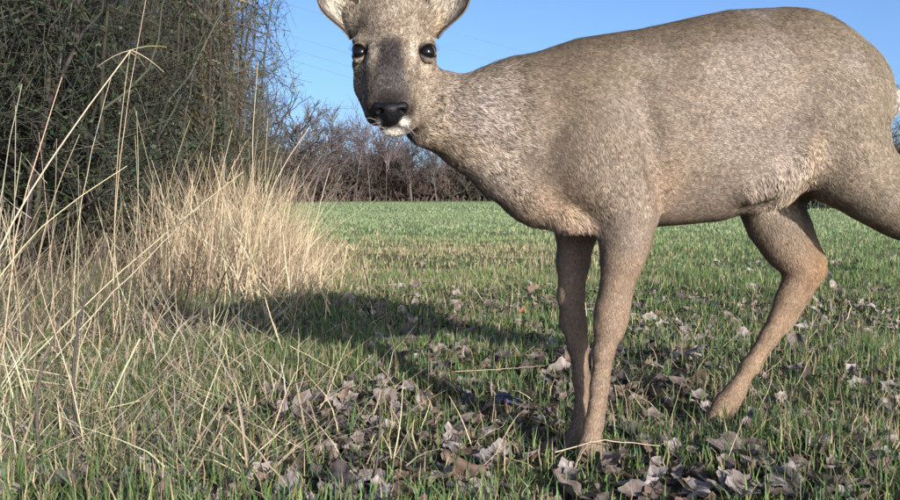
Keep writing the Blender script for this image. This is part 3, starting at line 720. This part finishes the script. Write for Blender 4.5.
# head
HF = nz(A([0.0, 0.75, 0.6]))
ellip(W(394, 24, 1.468), (.0635, .068, .050), 0.02, HF, 0.009)
ellip(W(395, 52, 1.452), (.0645, .058, .044), 0.02, HF, 0.008)
ellip(W(394, 78, 1.452), (.0600, .058, .042), 0.025, (0.3, .8, .1), 0.010)
chain([(393, 30, 1.420, .036), (392, 70, 1.384, .0340), (391, 94, 1.356, .0290), (390, 106, 1.345, .0255)], 0.022, 0.006, flow=HF)
chain([(371, 88, 1.430, .0235), (379, 112, 1.388, .0215)], 0.02, 0.007, flow=(-.2, .8, .4))
chain([(419, 88, 1.430, .028), (403, 113, 1.388, .0225)], 0.02, 0.009, flow=(.4, .8, .2))
chain([(412, 106, 1.41, .032), (397, 120, 1.365, .0215), (391, 126, 1.350, .0145)], 0.014, 0.006, flow=(.4, .8, -.2))
chain([(420, 106, 1.435, .034), (424, 126, 1.445, .030)], 0.02, 0.014, flow=(.6, .6, -.5))
ellip(W(374.5, 106, 1.345), (.0110, .015, .0120), 0.006, HF, 0.003)
ellip(W(406.5, 106, 1.345), (.0110, .015, .0120), 0.006, HF, 0.003)
EYE = [(361, 53, 1.405), (427, 53, 1.403)]
for sx, (ex, ey, eY) in zip((-1, 1), EYE):
    ellip(W(ex - sx * 3, ey - 12, eY + .014), (.018, .016, .0065), 0.014, HF, 0.005)       # brow
    ellip(W(ex - sx * 2, ey + 11, eY + .018), (.016, .015, .0065), 0.014, HF, 0.004)       # cheek bone below the eye
    ellip(W(ex, ey, eY + .004), (.0138, .0140, .0132), 0.004, HF, 0.002, sub=True)
for sx, p in ((-1, (357, 16, 1.462)), (1, (430, 16, 1.462))):
    ellip(W(*p), (.022, .024, .026), 0.02, (sx * .6, .3, 1), 0.014)                       # ear roots

PR += PR_LATE
def prim_d(kind, data, P):
    if kind == 'trunk':
        x = P[..., 0]; X = TRA[:, 0]
        zc, h, w, y0 = (np.interp(x, X, TRA[:, k]) for k in (1, 2, 3, 4))
        q = np.sqrt(((P[..., 2] - zc) / h) ** 2 + ((P[..., 1] - y0) / w) ** 2 * (1 - 0.10 * np.clip((P[..., 2] - zc) / h, -1, 1)) )
        d = (q - 1) * np.minimum(h, w)
        return np.maximum(d, np.maximum(X[0] - x, x - X[-1]))
    if kind in ('cone', 'subc'):
        a, b, ra, rb, sq = data
        rel = P - a; ab = b - a
        if sq is not None:
            ax, qf = sq; rel = rel + (rel @ ax)[..., None] * (1 / qf - 1) * ax; ab = ab + (ab @ ax) * (1 / qf - 1) * ax
        t = np.clip((rel @ ab) / (ab @ ab), 0, 1)
        d = np.linalg.norm(rel - t[..., None] * ab, axis=-1) - (ra + (rb - ra) * t)
        return d
    c, rad, rot = data
    q = (P - c) / rad
    l = np.linalg.norm(q, axis=-1); l2 = np.linalg.norm(q / rad, axis=-1)
    return l * (l - 1) / np.maximum(l2, 1e-6)
def prim_box(kind, data, blend):
    m = blend + 0.02
    if kind == 'trunk':
        return (A([TRA[0, 0] - m, (TRA[:, 4] - TRA[:, 3]).min() - m, (TRA[:, 1] - TRA[:, 2]).min() - m]), A([TRA[-1, 0] + m, (TRA[:, 4] + TRA[:, 3]).max() + m, (TRA[:, 1] + TRA[:, 2]).max() + m]))
    if kind in ('cone', 'subc'):
        a, b, ra, rb, _ = data; return np.minimum(a - ra, b - rb) - m, np.maximum(a + ra, b + rb) + m
    c, rad, _ = data; return c - rad - m, c + rad + m
def surface(prims, vox):
    """smooth union on a grid, then surface nets -> vertices, quads"""
    bx = [prim_box(k, d, b) for k, d, b, *_ in prims]
    lo = np.min([b[0] for b in bx], 0) - 2 * vox; hi = np.max([b[1] for b in bx], 0) + 2 * vox
    n = np.ceil((hi - lo) / vox).astype(int) + 1
    f = np.full(n, 1.0, np.float32)
    for (kind, data, k, *_), (b0, b1) in zip(prims, bx):
        i0 = np.maximum(((b0 - lo) / vox).astype(int), 0); i1 = np.minimum(((b1 - lo) / vox).astype(int) + 2, n)
        ax = [lo[q] + np.arange(i0[q], i1[q]) * vox for q in range(3)]
        P = np.stack(np.meshgrid(*ax, indexing='ij'), -1)
        d = prim_d(kind, data, P).astype(np.float32); s = tuple(slice(a, b) for a, b in zip(i0, i1)); g = f[s]
        if kind in ('sub', 'subc'):
            h = np.clip(0.5 - 0.5 * (g + d) / k, 0, 1); f[s] = g * (1 - h) + (-d) * h + k * h * (1 - h)
        else:
            h = np.clip(0.5 + 0.5 * (g - d) / k, 0, 1); f[s] = g * (1 - h) + d * h - k * h * (1 - h)
    neg = f < 0
    c = np.zeros(n - 1, np.int8)
    for a in (0, 1):
        for b in (0, 1):
            for e in (0, 1): c += neg[a:n[0] - 1 + a, b:n[1] - 1 + b, e:n[2] - 1 + e]
    act = np.argwhere((c > 0) & (c < 8)); idx = np.full(n - 1, -1, np.int32); idx[tuple(act.T)] = np.arange(len(act))
    acc = np.zeros((len(act), 3)); cnt = np.zeros(len(act))
    for axx in range(3):
        o1, o2 = [q for q in range(3) if q != axx]
        for u_ in (0, 1):
            for v_ in (0, 1):
                p = act.copy(); p[:, o1] += u_; p[:, o2] += v_; q = p.copy(); q[:, axx] += 1
                fa, fb = f[tuple(p.T)], f[tuple(q.T)]; m = (fa < 0) != (fb < 0)
                t = np.where(m, fa / np.where(m, fa - fb, 1), 0); pt = p.astype(float); pt[:, axx] += t
                acc[m] += pt[m]; cnt[m] += 1
    V = lo + acc / cnt[:, None] * vox
    Q = []
    for axx in range(3):
        o1, o2 = (axx + 1) % 3, (axx + 2) % 3
        sl0 = [slice(None)] * 3; sl1 = [slice(None)] * 3; sl0[axx] = slice(0, -1); sl1[axx] = slice(1, None)
        e = np.argwhere(neg[tuple(sl0)] != neg[tuple(sl1)])
        e = e[(e[:, o1] > 0) & (e[:, o2] > 0) & (e[:, o1] < n[o1] - 1) & (e[:, o2] < n[o2] - 1)]
        ins = neg[tuple(e.T)]
        cs = []
        for du, dv in ((-1, -1), (0, -1), (0, 0), (-1, 0)):
            p = e.copy(); p[:, o1] += du; p[:, o2] += dv; cs.append(idx[tuple(p.T)])
        q = np.stack(cs, 1); q[~ins] = q[~ins][:, ::-1]; Q.append(q)
    Q = np.concatenate(Q); Q = Q[(Q >= 0).all(1)]
    for _ in range(3):                                  # light relaxation
        s = np.zeros_like(V); w = np.zeros(len(V))
        for a in range(4):
            np.add.at(s, Q[:, a], V[Q[:, (a + 1) % 4]] + V[Q[:, (a + 3) % 4]]); np.add.at(w, Q[:, a], 2)
        V = V * 0.5 + 0.5 * s / np.maximum(w, 1)[:, None]
    return V, Q
def vnormals(V, Q):
    fn = np.cross(V[Q[:, 2]] - V[Q[:, 0]], V[Q[:, 3]] - V[Q[:, 1]]); N = np.zeros_like(V)
    for a in range(4): np.add.at(N, Q[:, a], fn)
    return nz(N)

BV, BQ = surface(PR, VOX)
BN = vnormals(BV, BQ)
# which limb each vertex belongs to: flow of the coat and hair length
fl = np.zeros_like(BV); hl = np.zeros(len(BV)); wsum = np.zeros(len(BV))
for kind, data, k, flow, hair in PR:
    if kind in ('sub', 'subc'): continue
    b0, b1 = prim_box(kind, data, 0.05); m = np.where(((BV > b0) & (BV < b1)).all(1))[0]
    d = np.abs(prim_d(kind, data, BV[m])); w = 1 / (d + 0.006) ** 3
    fl[m] += w[:, None] * flow; hl[m] += w * hair; wsum[m] += w
hl /= np.maximum(wsum, 1e-9)
fl = nz(fl)

# coat colour by place on the body
def near(P, px, py, Y, rad): return np.exp(-(np.linalg.norm(P - W(px, py, Y), axis=1) / rad) ** 2)
def blob(P, c, rad): return np.exp(-(((P - c) / rad) ** 2).sum(1))
def coat(P, N):
    n = len(P); c = np.tile(A([0.29, 0.235, 0.195]), (n, 1))
    def put(w, col): c[:] = c * (1 - w[:, None]) + A(col) * w[:, None]
    zmid = np.interp(P[:, 0], TRA[:, 0], TRA[:, 1])
    wob = 0.05 * (fbm(P * 9, 3) - 0.5)
    put(0.85 * sstep(0.0, 0.16, P[:, 2] - zmid + wob) * (P[:, 0] > .02), (0.155, 0.122, 0.085))       # darker saddle
    put(0.6 * sstep(.52, .80, P[:, 0] + wob), (0.235, 0.20, 0.138))                                # olive rump
    put(0.35 * sstep(0.5, 0.75, fbm(P * 14, 8)), (0.36, 0.31, 0.28)); put(0.3 * sstep(0.55, 0.8, fbm(P * 11, 18)), (0.20, 0.16, 0.13))
    put(0.7 * blob(P, W(575, 110, 1.40), A([.07, .12, .08])), (0.195, 0.152, 0.11))                # brown shoulder
    put(0.8 * blob(P, W(484, 108, 1.40), A([.048, .14, .05])) * (0.35 + 0.7 * fbm(P * 40, 28)), (0.36, 0.312, 0.30))            # greyish neck
    put(0.7 * blob(P, W(527, 85, 1.42), A([.016, .1, .05])), (0.12, 0.10, 0.08)); put(0.55 * blob(P, W(457, 92, 1.40), A([.010, .1, .03])), (0.13, 0.11, 0.10))
    put(0.6 * blob(P, W(455, 148, 1.41), A([.05, .1, .025])), (0.27, 0.21, 0.15))
    put(0.6 * blob(P, W(560, 208, 1.45), A([.06, .12, .035])), (0.36, 0.25, 0.165))                 # rusty chest
    put(0.6 * blob(P, W(664, 190, 1.47), A([.035, .12, .045])), (0.42, 0.30, 0.215))                # behind the elbow
    put(0.6 * blob(P, W(818, 110, 1.53), A([.012, .1, .06])), (0.38, 0.32, 0.25)); put(0.5 * blob(P, W(785, 132, 1.5), A([.022, .1, .03])), (0.20, 0.17, 0.165)); put(0.75 * blob(P, W(804, 160, 1.53), A([.020, .1, .05])), (0.44, 0.34, 0.25))                  # flank fold: pale ridge and dark wrinkle painted into the coat colour
    put(0.8 * blob(P, W(783, 203, 1.55), A([.018, .12, .022])), (0.58, 0.49, 0.38)); put(0.5 * blob(P, W(715, 195, 1.5), A([.09, .1, .02])), (0.21, 0.175, 0.155))                 # pale groin
    leg = sstep(.40, .30, P[:, 2])
    put(0.8 * leg, (0.31, 0.225, 0.165))
    put(0.6 * leg * (P[:, 0] > .45) * sstep(.36, .22, P[:, 2]), (0.34, 0.24, 0.165))
    put(0.5 * blob(P, W(818, 265, 1.69), A([.04, .1, .05])), (0.36, 0.20, 0.10))                # rusty hock
    put(0.98 * np.exp(-(((P - W(900, 100, 1.65)) / A([.024, .09, .034])) ** 2).sum(1) ** 2), (0.88, 0.87, 0.85))            # white rump patch
    # face
    head = sstep(1.47, 1.44, P[:, 1]) * (P[:, 0] < W(446, 60, 1.43)[0])
    put(0.85 * head, (0.205, 0.165, 0.13)); put(0.5 * head * sstep(0.45, 0.7, fbm(P * 60, 44)), (0.33, 0.28, 0.23))
    pz = np.interp(P[:, 2], [W(0, 100, 1.35)[2], W(0, 40, 1.4)[2]], [1.0, 0.0])
    stripe = np.exp(-((P[:, 0] - W(391.5, 70, 1.38)[0]) / (.016 + .012 * pz + .006 * (fbm(P * 90, 51) - .5))) ** 6) * sstep(W(0, 32, 1.4)[2], W(0, 52, 1.4)[2], P[:, 2])
    put(0.95 * stripe * head, (0.036, 0.033, 0.037)); put(0.55 * stripe * head * sstep(0.35, 0.95, pz) * (0.4 + fbm(P * 80, 57)), (0.15, 0.138, 0.14))
    for sx, e in zip((-1, 1), EYE):
        fb = lambda dx, dy, rx, rz: np.exp(-((P[:, 0] - W(e[0] + dx, e[1], e[2])[0]) / rx) ** 2 - ((P[:, 2] - W(e[0], e[1] + dy, e[2])[2]) / rz) ** 2) * (P[:, 1] < 1.45)
        put(0.85 * fb(-sx * 13, 2, .006, .021), (0.50, 0.43, 0.36))           # pale inner corner
        put(0.7 * fb(-sx * 2, 15, .010, .010), (0.48, 0.40, 0.32))
        put(0.6 * fb(-sx * 3, -11, .012, .006), (0.44, 0.37, 0.28))
        put(0.5 * fb(-sx * 9, 12, .0035, .014), (0.06, 0.05, 0.045))          # tear line
        put(0.97 * np.exp(-(np.linalg.norm((P - W(*e)) / A([.0165, .03, .0130]), axis=1)) ** 6), (0.015, 0.013, 0.012))
    fz = lambda px, py, rx, rz, pw=1: np.exp(-(((P[:, 0] - W(px, py, 1.335)[0]) / rx) ** 2 + ((P[:, 2] - W(px, py, 1.335)[2]) / rz) ** 2) ** pw) * (P[:, 1] < 1.385)
    put(0.98 * fz(390.5, 110, .0225, .0190, 2), (0.010, 0.009, 0.009))
    put(0.9 * fz(390.5, 98, .024, .010, 1), (0.030, 0.025, 0.024))
    put(0.9 * fz(371, 108, .009, .014), (0.055, 0.04, 0.034)); put(0.9 * fz(410, 108, .008, .013), (0.06, 0.045, 0.038))
    put(0.7 * near(P, 362, 100, 1.40, .016), (0.10, 0.085, 0.08))  # left muzzle side darkened, its shade put into the colour
    put(0.97 * fz(378.5, 121.5, .0060, .0052, 2), (0.80, 0.77, 0.72)); put(0.97 * fz(403.5, 121.5, .0072, .0058, 2), (0.80, 0.77, 0.72))
    put(0.9 * fz(391, 126.5, .016, .0022, 1), (0.02, 0.017, 0.016))
    put(0.97 * fz(393, 132, .0175, .0062, 2), (0.80, 0.77, 0.72))
    put(0.5 * near(P, 352, 28, 1.45, .014), (0.62, 0.56, 0.46)); put(0.6 * near(P, 440, 28, 1.45, .016), (0.5, 0.38, 0.25))
    return np.clip(c * A([0.92, 0.885, 0.82]), 0.01, 0.95)
BC = coat(BV, BN)
M_SKIN = material('deer_skin', attr=True, rough=0.85, spec=0.06)
M_FUR = material('deer_fur', attr=True, rough=0.7, spec=0.06)
M_EYE = material('eye_gloss', color=(0.006, 0.005, 0.005), rough=0.10, spec=0.4)
M_NOSE = material('wet_nose', color=(0.006, 0.006, 0.007), rough=0.42, spec=0.2, bump=(420, 0.9, 0.0012))
M_HOOF = material('hoof_horn', color=(0.03, 0.026, 0.023), rough=0.5, noise=(60, 0.7, 1.3))
deer = obj('roe_deer', None, loc=(0, 0, 0), label='grey brown roe deer stepping left, head turned to look at the camera', cat='deer')
obj('body', mesh('body', BV, BQ, M_SKIN, BC * 0.55, True), deer)

def fur(V, Q, N, flow, hlen, C, dens, seed, name, parent, lift=0.20, width=0.00105, far_cut=True):
    """short flattened hairs (two triangles each) lying along the coat"""
    r = np.random.default_rng(seed)
    ar = 0.5 * np.linalg.norm(np.cross(V[Q[:, 2]] - V[Q[:, 0]], V[Q[:, 3]] - V[Q[:, 1]]), axis=1)
    cen = V[Q].mean(1); fn = N[Q].mean(1)
    hq = hlen[Q].mean(1)
    w = ar * np.clip(0.014 / np.maximum(hq, 0.003), 0.8, 2.2)
    vis = (fn * nz(A([0, 0, CAM_H]) - cen)).sum(1)
    if far_cut: w = w * np.where(vis > -0.35, 1.0, 0.15)
    n = int(w.sum() * dens)
    q = r.choice(len(Q), n, p=w / w.sum())
    a, b = r.uniform(size=(2, n, 1)); ww = [(1 - a) * (1 - b), a * (1 - b), a * b, (1 - a) * b]
    mixv = lambda X: sum(X[Q[q, i]] * (ww[i] if X.ndim > 1 else ww[i][:, 0]) for i in range(4))
    P, n_, f_, h_, c_ = mixv(V), nz(mixv(N)), mixv(flow), mixv(hlen), mixv(C)
    t = f_ - (f_ * n_).sum(1, keepdims=True) * n_
    bad = np.linalg.norm(t, axis=1) < 0.15; t[bad] = (np.array([0.2, 0, -1.]) - (n_[bad] @ np.array([0.2, 0, -1.]))[:, None] * n_[bad]); t = nz(t)
    # clumping: neighbours share a swirl
    k1 = (vnoise(P * 40, seed) - 0.5) * 0.6 + (vnoise(P * 160, seed + 1) - 0.5) * 0.6 + r.normal(0, 0.3, n)
    s = np.cross(n_, t); d = nz(t * np.cos(k1)[:, None] + s * np.sin(k1)[:, None])
    lf = lift * (0.5 + 1.1 * vnoise(P * 70, seed + 2)) * r.uniform(0.6, 1.3, n)
    dd = nz(d + n_ * lf[:, None]); L = (h_ * r.uniform(0.55, 1.15, n))[:, None]
    side = nz(np.cross(n_, d)); wd = (width * r.uniform(0.6, 1.3, n) * np.clip(h_ / 0.016, 0.55, 1.25))[:, None]
    root = P - n_ * 0.001; mid = P + dd * L * 0.5; tip = mid + nz(dd + d * 0.25 - n_ * 0.12) * L * 0.5
    VV = np.stack([root, mid + side * wd * 0.5, tip, mid - side * wd * 0.5], 1)
    tick = vnoise(P * np.array([380., 380, 380]), seed + 4) * 0.55 + r.uniform(size=n) * 0.45
    amp = np.clip(h_ / 0.012, 0.75, 1.0) * np.where(P[:, 2] < 0.40, 0.5, 1.0) * np.where((P[:, 1] < 1.44) & (P[:, 0] < -0.01) & (P[:, 2] > 0.5), 1.25, 1.0)
    amp = amp * (1 - 0.75 * sstep(0.42, 0.6, c_.mean(1)))
    lum = 1 + amp * (np.clip((tick - 0.5) * 3.3, -0.70, 0.95)) + 0.18 * (vnoise(P * 28, seed + 6) - 0.5)
    cc = c_ * lum[:, None] * (1 + r.normal(0, 0.04, (n, 3)))
    rt = lerp(0.55, 0.9, sstep(0.42, 0.6, c_.mean(1)))[:, None]; col = np.stack([cc * rt, cc, cc * 1.12, cc], 1)
    b4 = np.arange(n) * 4; FF = np.concatenate([np.stack([b4, b4 + 3, b4 + 1], 1), np.stack([b4 + 1, b4 + 3, b4 + 2], 1)])
    return obj(name, mesh(name, VV.reshape(-1, 3), FF, M_FUR, np.clip(col, 0.004, 0.95).reshape(-1, 3)), parent)
hl = np.maximum(hl, 0.003)
for e in EYE:
    hl *= 1 - 0.85 * near(BV, e[0], e[1], e[2], .017)
hl *= 1 - 0.6 * near(BV, 390, 108, 1.325, .022)
hl += 0.006 * near(BV, 780, 198, 1.52, .035) + 0.010 * near(BV, 590, 222, 1.43, .03) + 0.001 * blob(BV, W(490, 115, 1.42), A([.06, .1, .06]))
rump = near(BV, 900, 100, 1.65, .035); hl = hl * (1 - rump) + 0.026 * rump
fo = fur(BV, BQ, BN, fl, hl, BC, 370000, 801, 'fur', deer)
fo['kind'] = 'stuff'

# eyes
def sphere_mesh(name, rad, mat, nu=28, nv=18):
    th = np.linspace(0, math.pi, nv); ph = np.arange(nu) / nu * 2 * math.pi
    T, Pp = np.meshgrid(th, ph, indexing='ij')
    V = np.stack([np.sin(T) * np.cos(Pp) * rad[0], np.sin(T) * np.sin(Pp) * rad[1], np.cos(T) * rad[2]], -1).reshape(-1, 3)
    i = np.arange(nv * nu).reshape(nv, nu); a, b = i[:-1], i[1:]
    F = np.stack([a, b, np.roll(b, -1, 1), np.roll(a, -1, 1)], -1).reshape(-1, 4)
    return mesh(name, V, F, mat, None, True)
for sx, e in zip((-1, 1), EYE):
    ctr = W(e[0], e[1], e[2] + .004); fwd = nz(A([sx * 0.45, -0.88, 0.06])); rgt = nz(np.cross(fwd, [0, 0, 1.])); up_ = np.cross(rgt, fwd)
    ey_o = obj('eye', sphere_mesh('eye', (.0122, .0122, .0122), M_EYE), deer, ctr)
    for sg in (1, -1):                                   # upper and lower lid
        nu, nv = 25, 9; az, el = np.meshgrid(np.linspace(-1.45, 1.45, nu), np.linspace(0, 1, nv), indexing='ij')
        open_ = np.radians(44 if sg > 0 else 36) * np.clip(np.cos(az * 1.28), 0, 1) ** 0.8
        th = sg * lerp(open_, np.radians(88 if sg > 0 else 66), el); rad = .0134 + .0016 * np.minimum(el * 4, 1) + (0.006 if sg > 0 else 0.0012) * el ** 2
        Vl = ((np.cos(th) * np.cos(az))[..., None] * fwd + (np.cos(th) * np.sin(az))[..., None] * rgt + np.sin(th)[..., None] * up_) * rad[..., None]
        Vl = Vl.reshape(-1, 3); il = np.arange(nu * nv).reshape(nu, nv); ql = np.stack([il[:-1, :-1], il[1:, :-1], il[1:, 1:], il[:-1, 1:]], -1).reshape(-1, 4)
        nl = vnormals(Vl, ql)
        if (nl * Vl).sum() < 0: ql = ql[:, ::-1]; nl = -nl
        cl = lerp(A([0.015, 0.013, 0.012])[None], A([0.22, 0.18, 0.14] if sg > 0 else [0.27, 0.225, 0.18])[None], sstep(0.12, 0.4, el.ravel())[:, None])
        lid = obj('eyelid', mesh('eyelid', Vl, ql, M_SKIN, cl * 0.7, True), ey_o)
        if True:
            flo = np.tile(nz(A([sx * 0.7, 0.3, sg * 0.5])), (len(Vl), 1))
            lf = fur(Vl + ctr, ql, nl, flo, 0.0012 + 0.0035 * sstep(0.15, 0.6, el.ravel()), cl, 900000, 870 + sg + 5 * sx, 'lid_hair', ey_o, lift=0.25, width=0.0007)
            lf.location = -A(ctr); lf['kind'] = 'stuff'
        if sg > 0:                                       # lashes
            P0 = Vl.reshape(nu, nv, 3)[3:-3, 0]; n0 = nz(P0); Pm = P0 + n0 * 0.004 + up_ * 0.0006; Pt = Pm + n0 * 0.003 - up_ * 0.0008 + up_ * 0.002
            vv, ff2, _ = tubes(np.stack([P0, Pm, Pt], 1), taper(len(P0), 3, 0.00045, 0.00015), 3)
            obj('lashes', mesh('lashes', vv, ff2, M_EYE), ey_o)
# nose pad with two nostrils
nose_pr = [('ell', (W(390.5, 110, 1.333), A([.0215, .020, .0140]), None), .004, A([0, 0, 1]), 0), ('ell', (W(391, 118, 1.334), A([.0120, .015, .0120]), None), .010, A([0, 0, 1]), 0),
           ('ell', (W(378, 107, 1.330), A([.0085, .010, .0080]), None), .006, A([0, 0, 1]), 0), ('ell', (W(403, 107, 1.330), A([.0085, .010, .0080]), None), .006, A([0, 0, 1]), 0),
           ('sub', (W(379.5, 111, 1.318), A([.0058, .010, .0040]), None), .003, A([0, 0, 1]), 0), ('sub', (W(401.5, 111, 1.318), A([.0058, .010, .0040]), None), .003, A([0, 0, 1]), 0),
           ('sub', (W(390.5, 120, 1.312), A([.0010, .006, .0100]), None), .002, A([0, 0, 1]), 0)]
NV, NQ = surface(nose_pr, 0.001)
obj('nose', mesh('nose', NV, NQ, M_NOSE, None, True), deer)
# ears: cupped leaf shells with a dark rim and pale hair inside
ESG = 1.0
def ear(base, tip, half_w, sgn):
    base, tip = A(base), A(tip); ax = tip - base; L = np.linalg.norm(ax); ax = ax / L
    front = nz(A([sgn * 0.10, -1.0, 0.0])); front = nz(front - (front @ ax) * ax); side = np.cross(ax, front)
    nu, nv = 26, 15; u, v = np.meshgrid(np.linspace(0, 1, nu), np.linspace(-1, 1, nv), indexing='ij')
    w = half_w * (0.30 + 0.70 * sstep(0, 0.42, u)) * np.sqrt(np.clip(1 - u ** 2.6, 0, 1))
    th = v * lerp(2.0, 1.0, u) * 0.75
    off = side * (np.sin(th) / np.sin(lerp(2.0, 1.0, u) * 0.75) * w)[..., None] + front * ((1 - np.cos(th)) * w * 1.1)[..., None]
    O = base + ax * (u * L)[..., None] + off + front * (np.sin(u * 2.6) * 0.004)[..., None]
    i = np.arange(nu * nv).reshape(nu, nv); q = np.stack([i[:-1, :-1], i[1:, :-1], i[1:, 1:], i[:-1, 1:]], -1).reshape(-1, 4)
    O = O.reshape(-1, 3); nrm = vnormals(O, q)
    if (nrm.mean(0) @ front) < 0: q = q[:, ::-1]; nrm = -nrm
    inner = O + nrm * 0.0012; outer = O - nrm * 0.0016; n = len(O)
    per = np.concatenate([i[0, :], i[1:, -1], i[-1, -2::-1], i[-2:0:-1, 0]]); pr = np.roll(per, -1)
    rim = np.stack([per, pr, pr + n, per + n], 1)
    V = np.concatenate([inner, outer]); Fq = np.concatenate([q, q[:, ::-1] + n, rim])
    uu, vv = u.ravel(), v.ravel(); edge = sstep(0.5, 0.85, vv * ESG * sgn)
    ci = lerp(A([0.50, 0.43, 0.345])[None], A([0.10, 0.08, 0.07])[None], (edge * (0.75 if sgn < 0 else 0.8))[:, None])
    co = np.tile(A([0.17, 0.14, 0.11]), (n, 1))
    C = np.concatenate([ci, co]); NN = np.concatenate([nrm, -nrm])
    e = obj('ear', mesh('ear', V, Fq, M_SKIN, C * 0.7, True), deer)
    fin = nz(ax[None] + side[None] * (-vv * 0.5)[:, None] + front * 0.25)
    flow = np.concatenate([fin, np.tile(ax, (n, 1))]); hle = np.concatenate([0.017 * (1 - 0.65 * edge), np.full(n, 0.007)])
    ff = fur(V, np.concatenate([q, q[:, ::-1] + n]), NN, flow, hle, C, 380000, 850 + sgn, 'ear_hair', e, lift=0.5, width=0.0010); ff['kind'] = 'stuff'
ear(W(357, 37, 1.468), W(316, -62, 1.44), .034, -1)
ear(W(432, 36, 1.468), W(474, -60, 1.44), .033, 1)
# hooves: a cloven pair of toes on each foot
def hoof(px, py, Y, sgnx):
    p = W(px, py, Y)
    for s in (-1, 1):
        t = p + A([0, s * 0.010, 0])
        g = float(ground_h(t[:1], t[1:2])[0]) if False else 0.0
        pr = [('cone', (t + A([0.006, 0, 0.004]), t + A([-0.020, 0, -0.022]), .0125, .0085, None), .004, A([0, 0, 1]), 0), ('cone', (t + A([0.010, 0, -0.020]), t + A([-0.022, 0, -0.024]), .009, .0075, None), .006, A([0, 0, 1]), 0)]
        v, q = surface(pr, 0.003); obj('hoof', mesh('hoof', v, q, M_HOOF, None, True), deer)
hoof(584, 468, Ya - .010, -1); hoof(569, 458, Yf - .064, -1); hoof(712, 421, Yh + .012, -1); hoof(997, 449, Yn - .014, -1)

# whiskers
r = np.random.default_rng(91); wp = np.array([W(p, q, 1.338) for p, q in zip(r.uniform(374, 410, 26), r.uniform(116, 132, 26))])
wd_ = nz(np.stack([np.sign(wp[:, 0] - W(391, 0, 1.338)[0]) * r.uniform(.4, 1, 26), -r.uniform(.1, .6, 26), r.normal(-.2, .4, 26)], 1)); ln_ = r.uniform(.012, .03, 26)[:, None]
P3 = np.stack([wp, wp + wd_ * ln_ * .5, wp + wd_ * ln_ + [0, 0, -.004]], 1); v, f, k = tubes(P3, taper(26, 3, .00028, .0001), 3)
wo = obj('whiskers', mesh('whiskers', v, f, M_FUR, colvar(26, k, (0.25, 0.22, 0.2), 0.3, r)), deer); wo['kind'] = 'stuff'
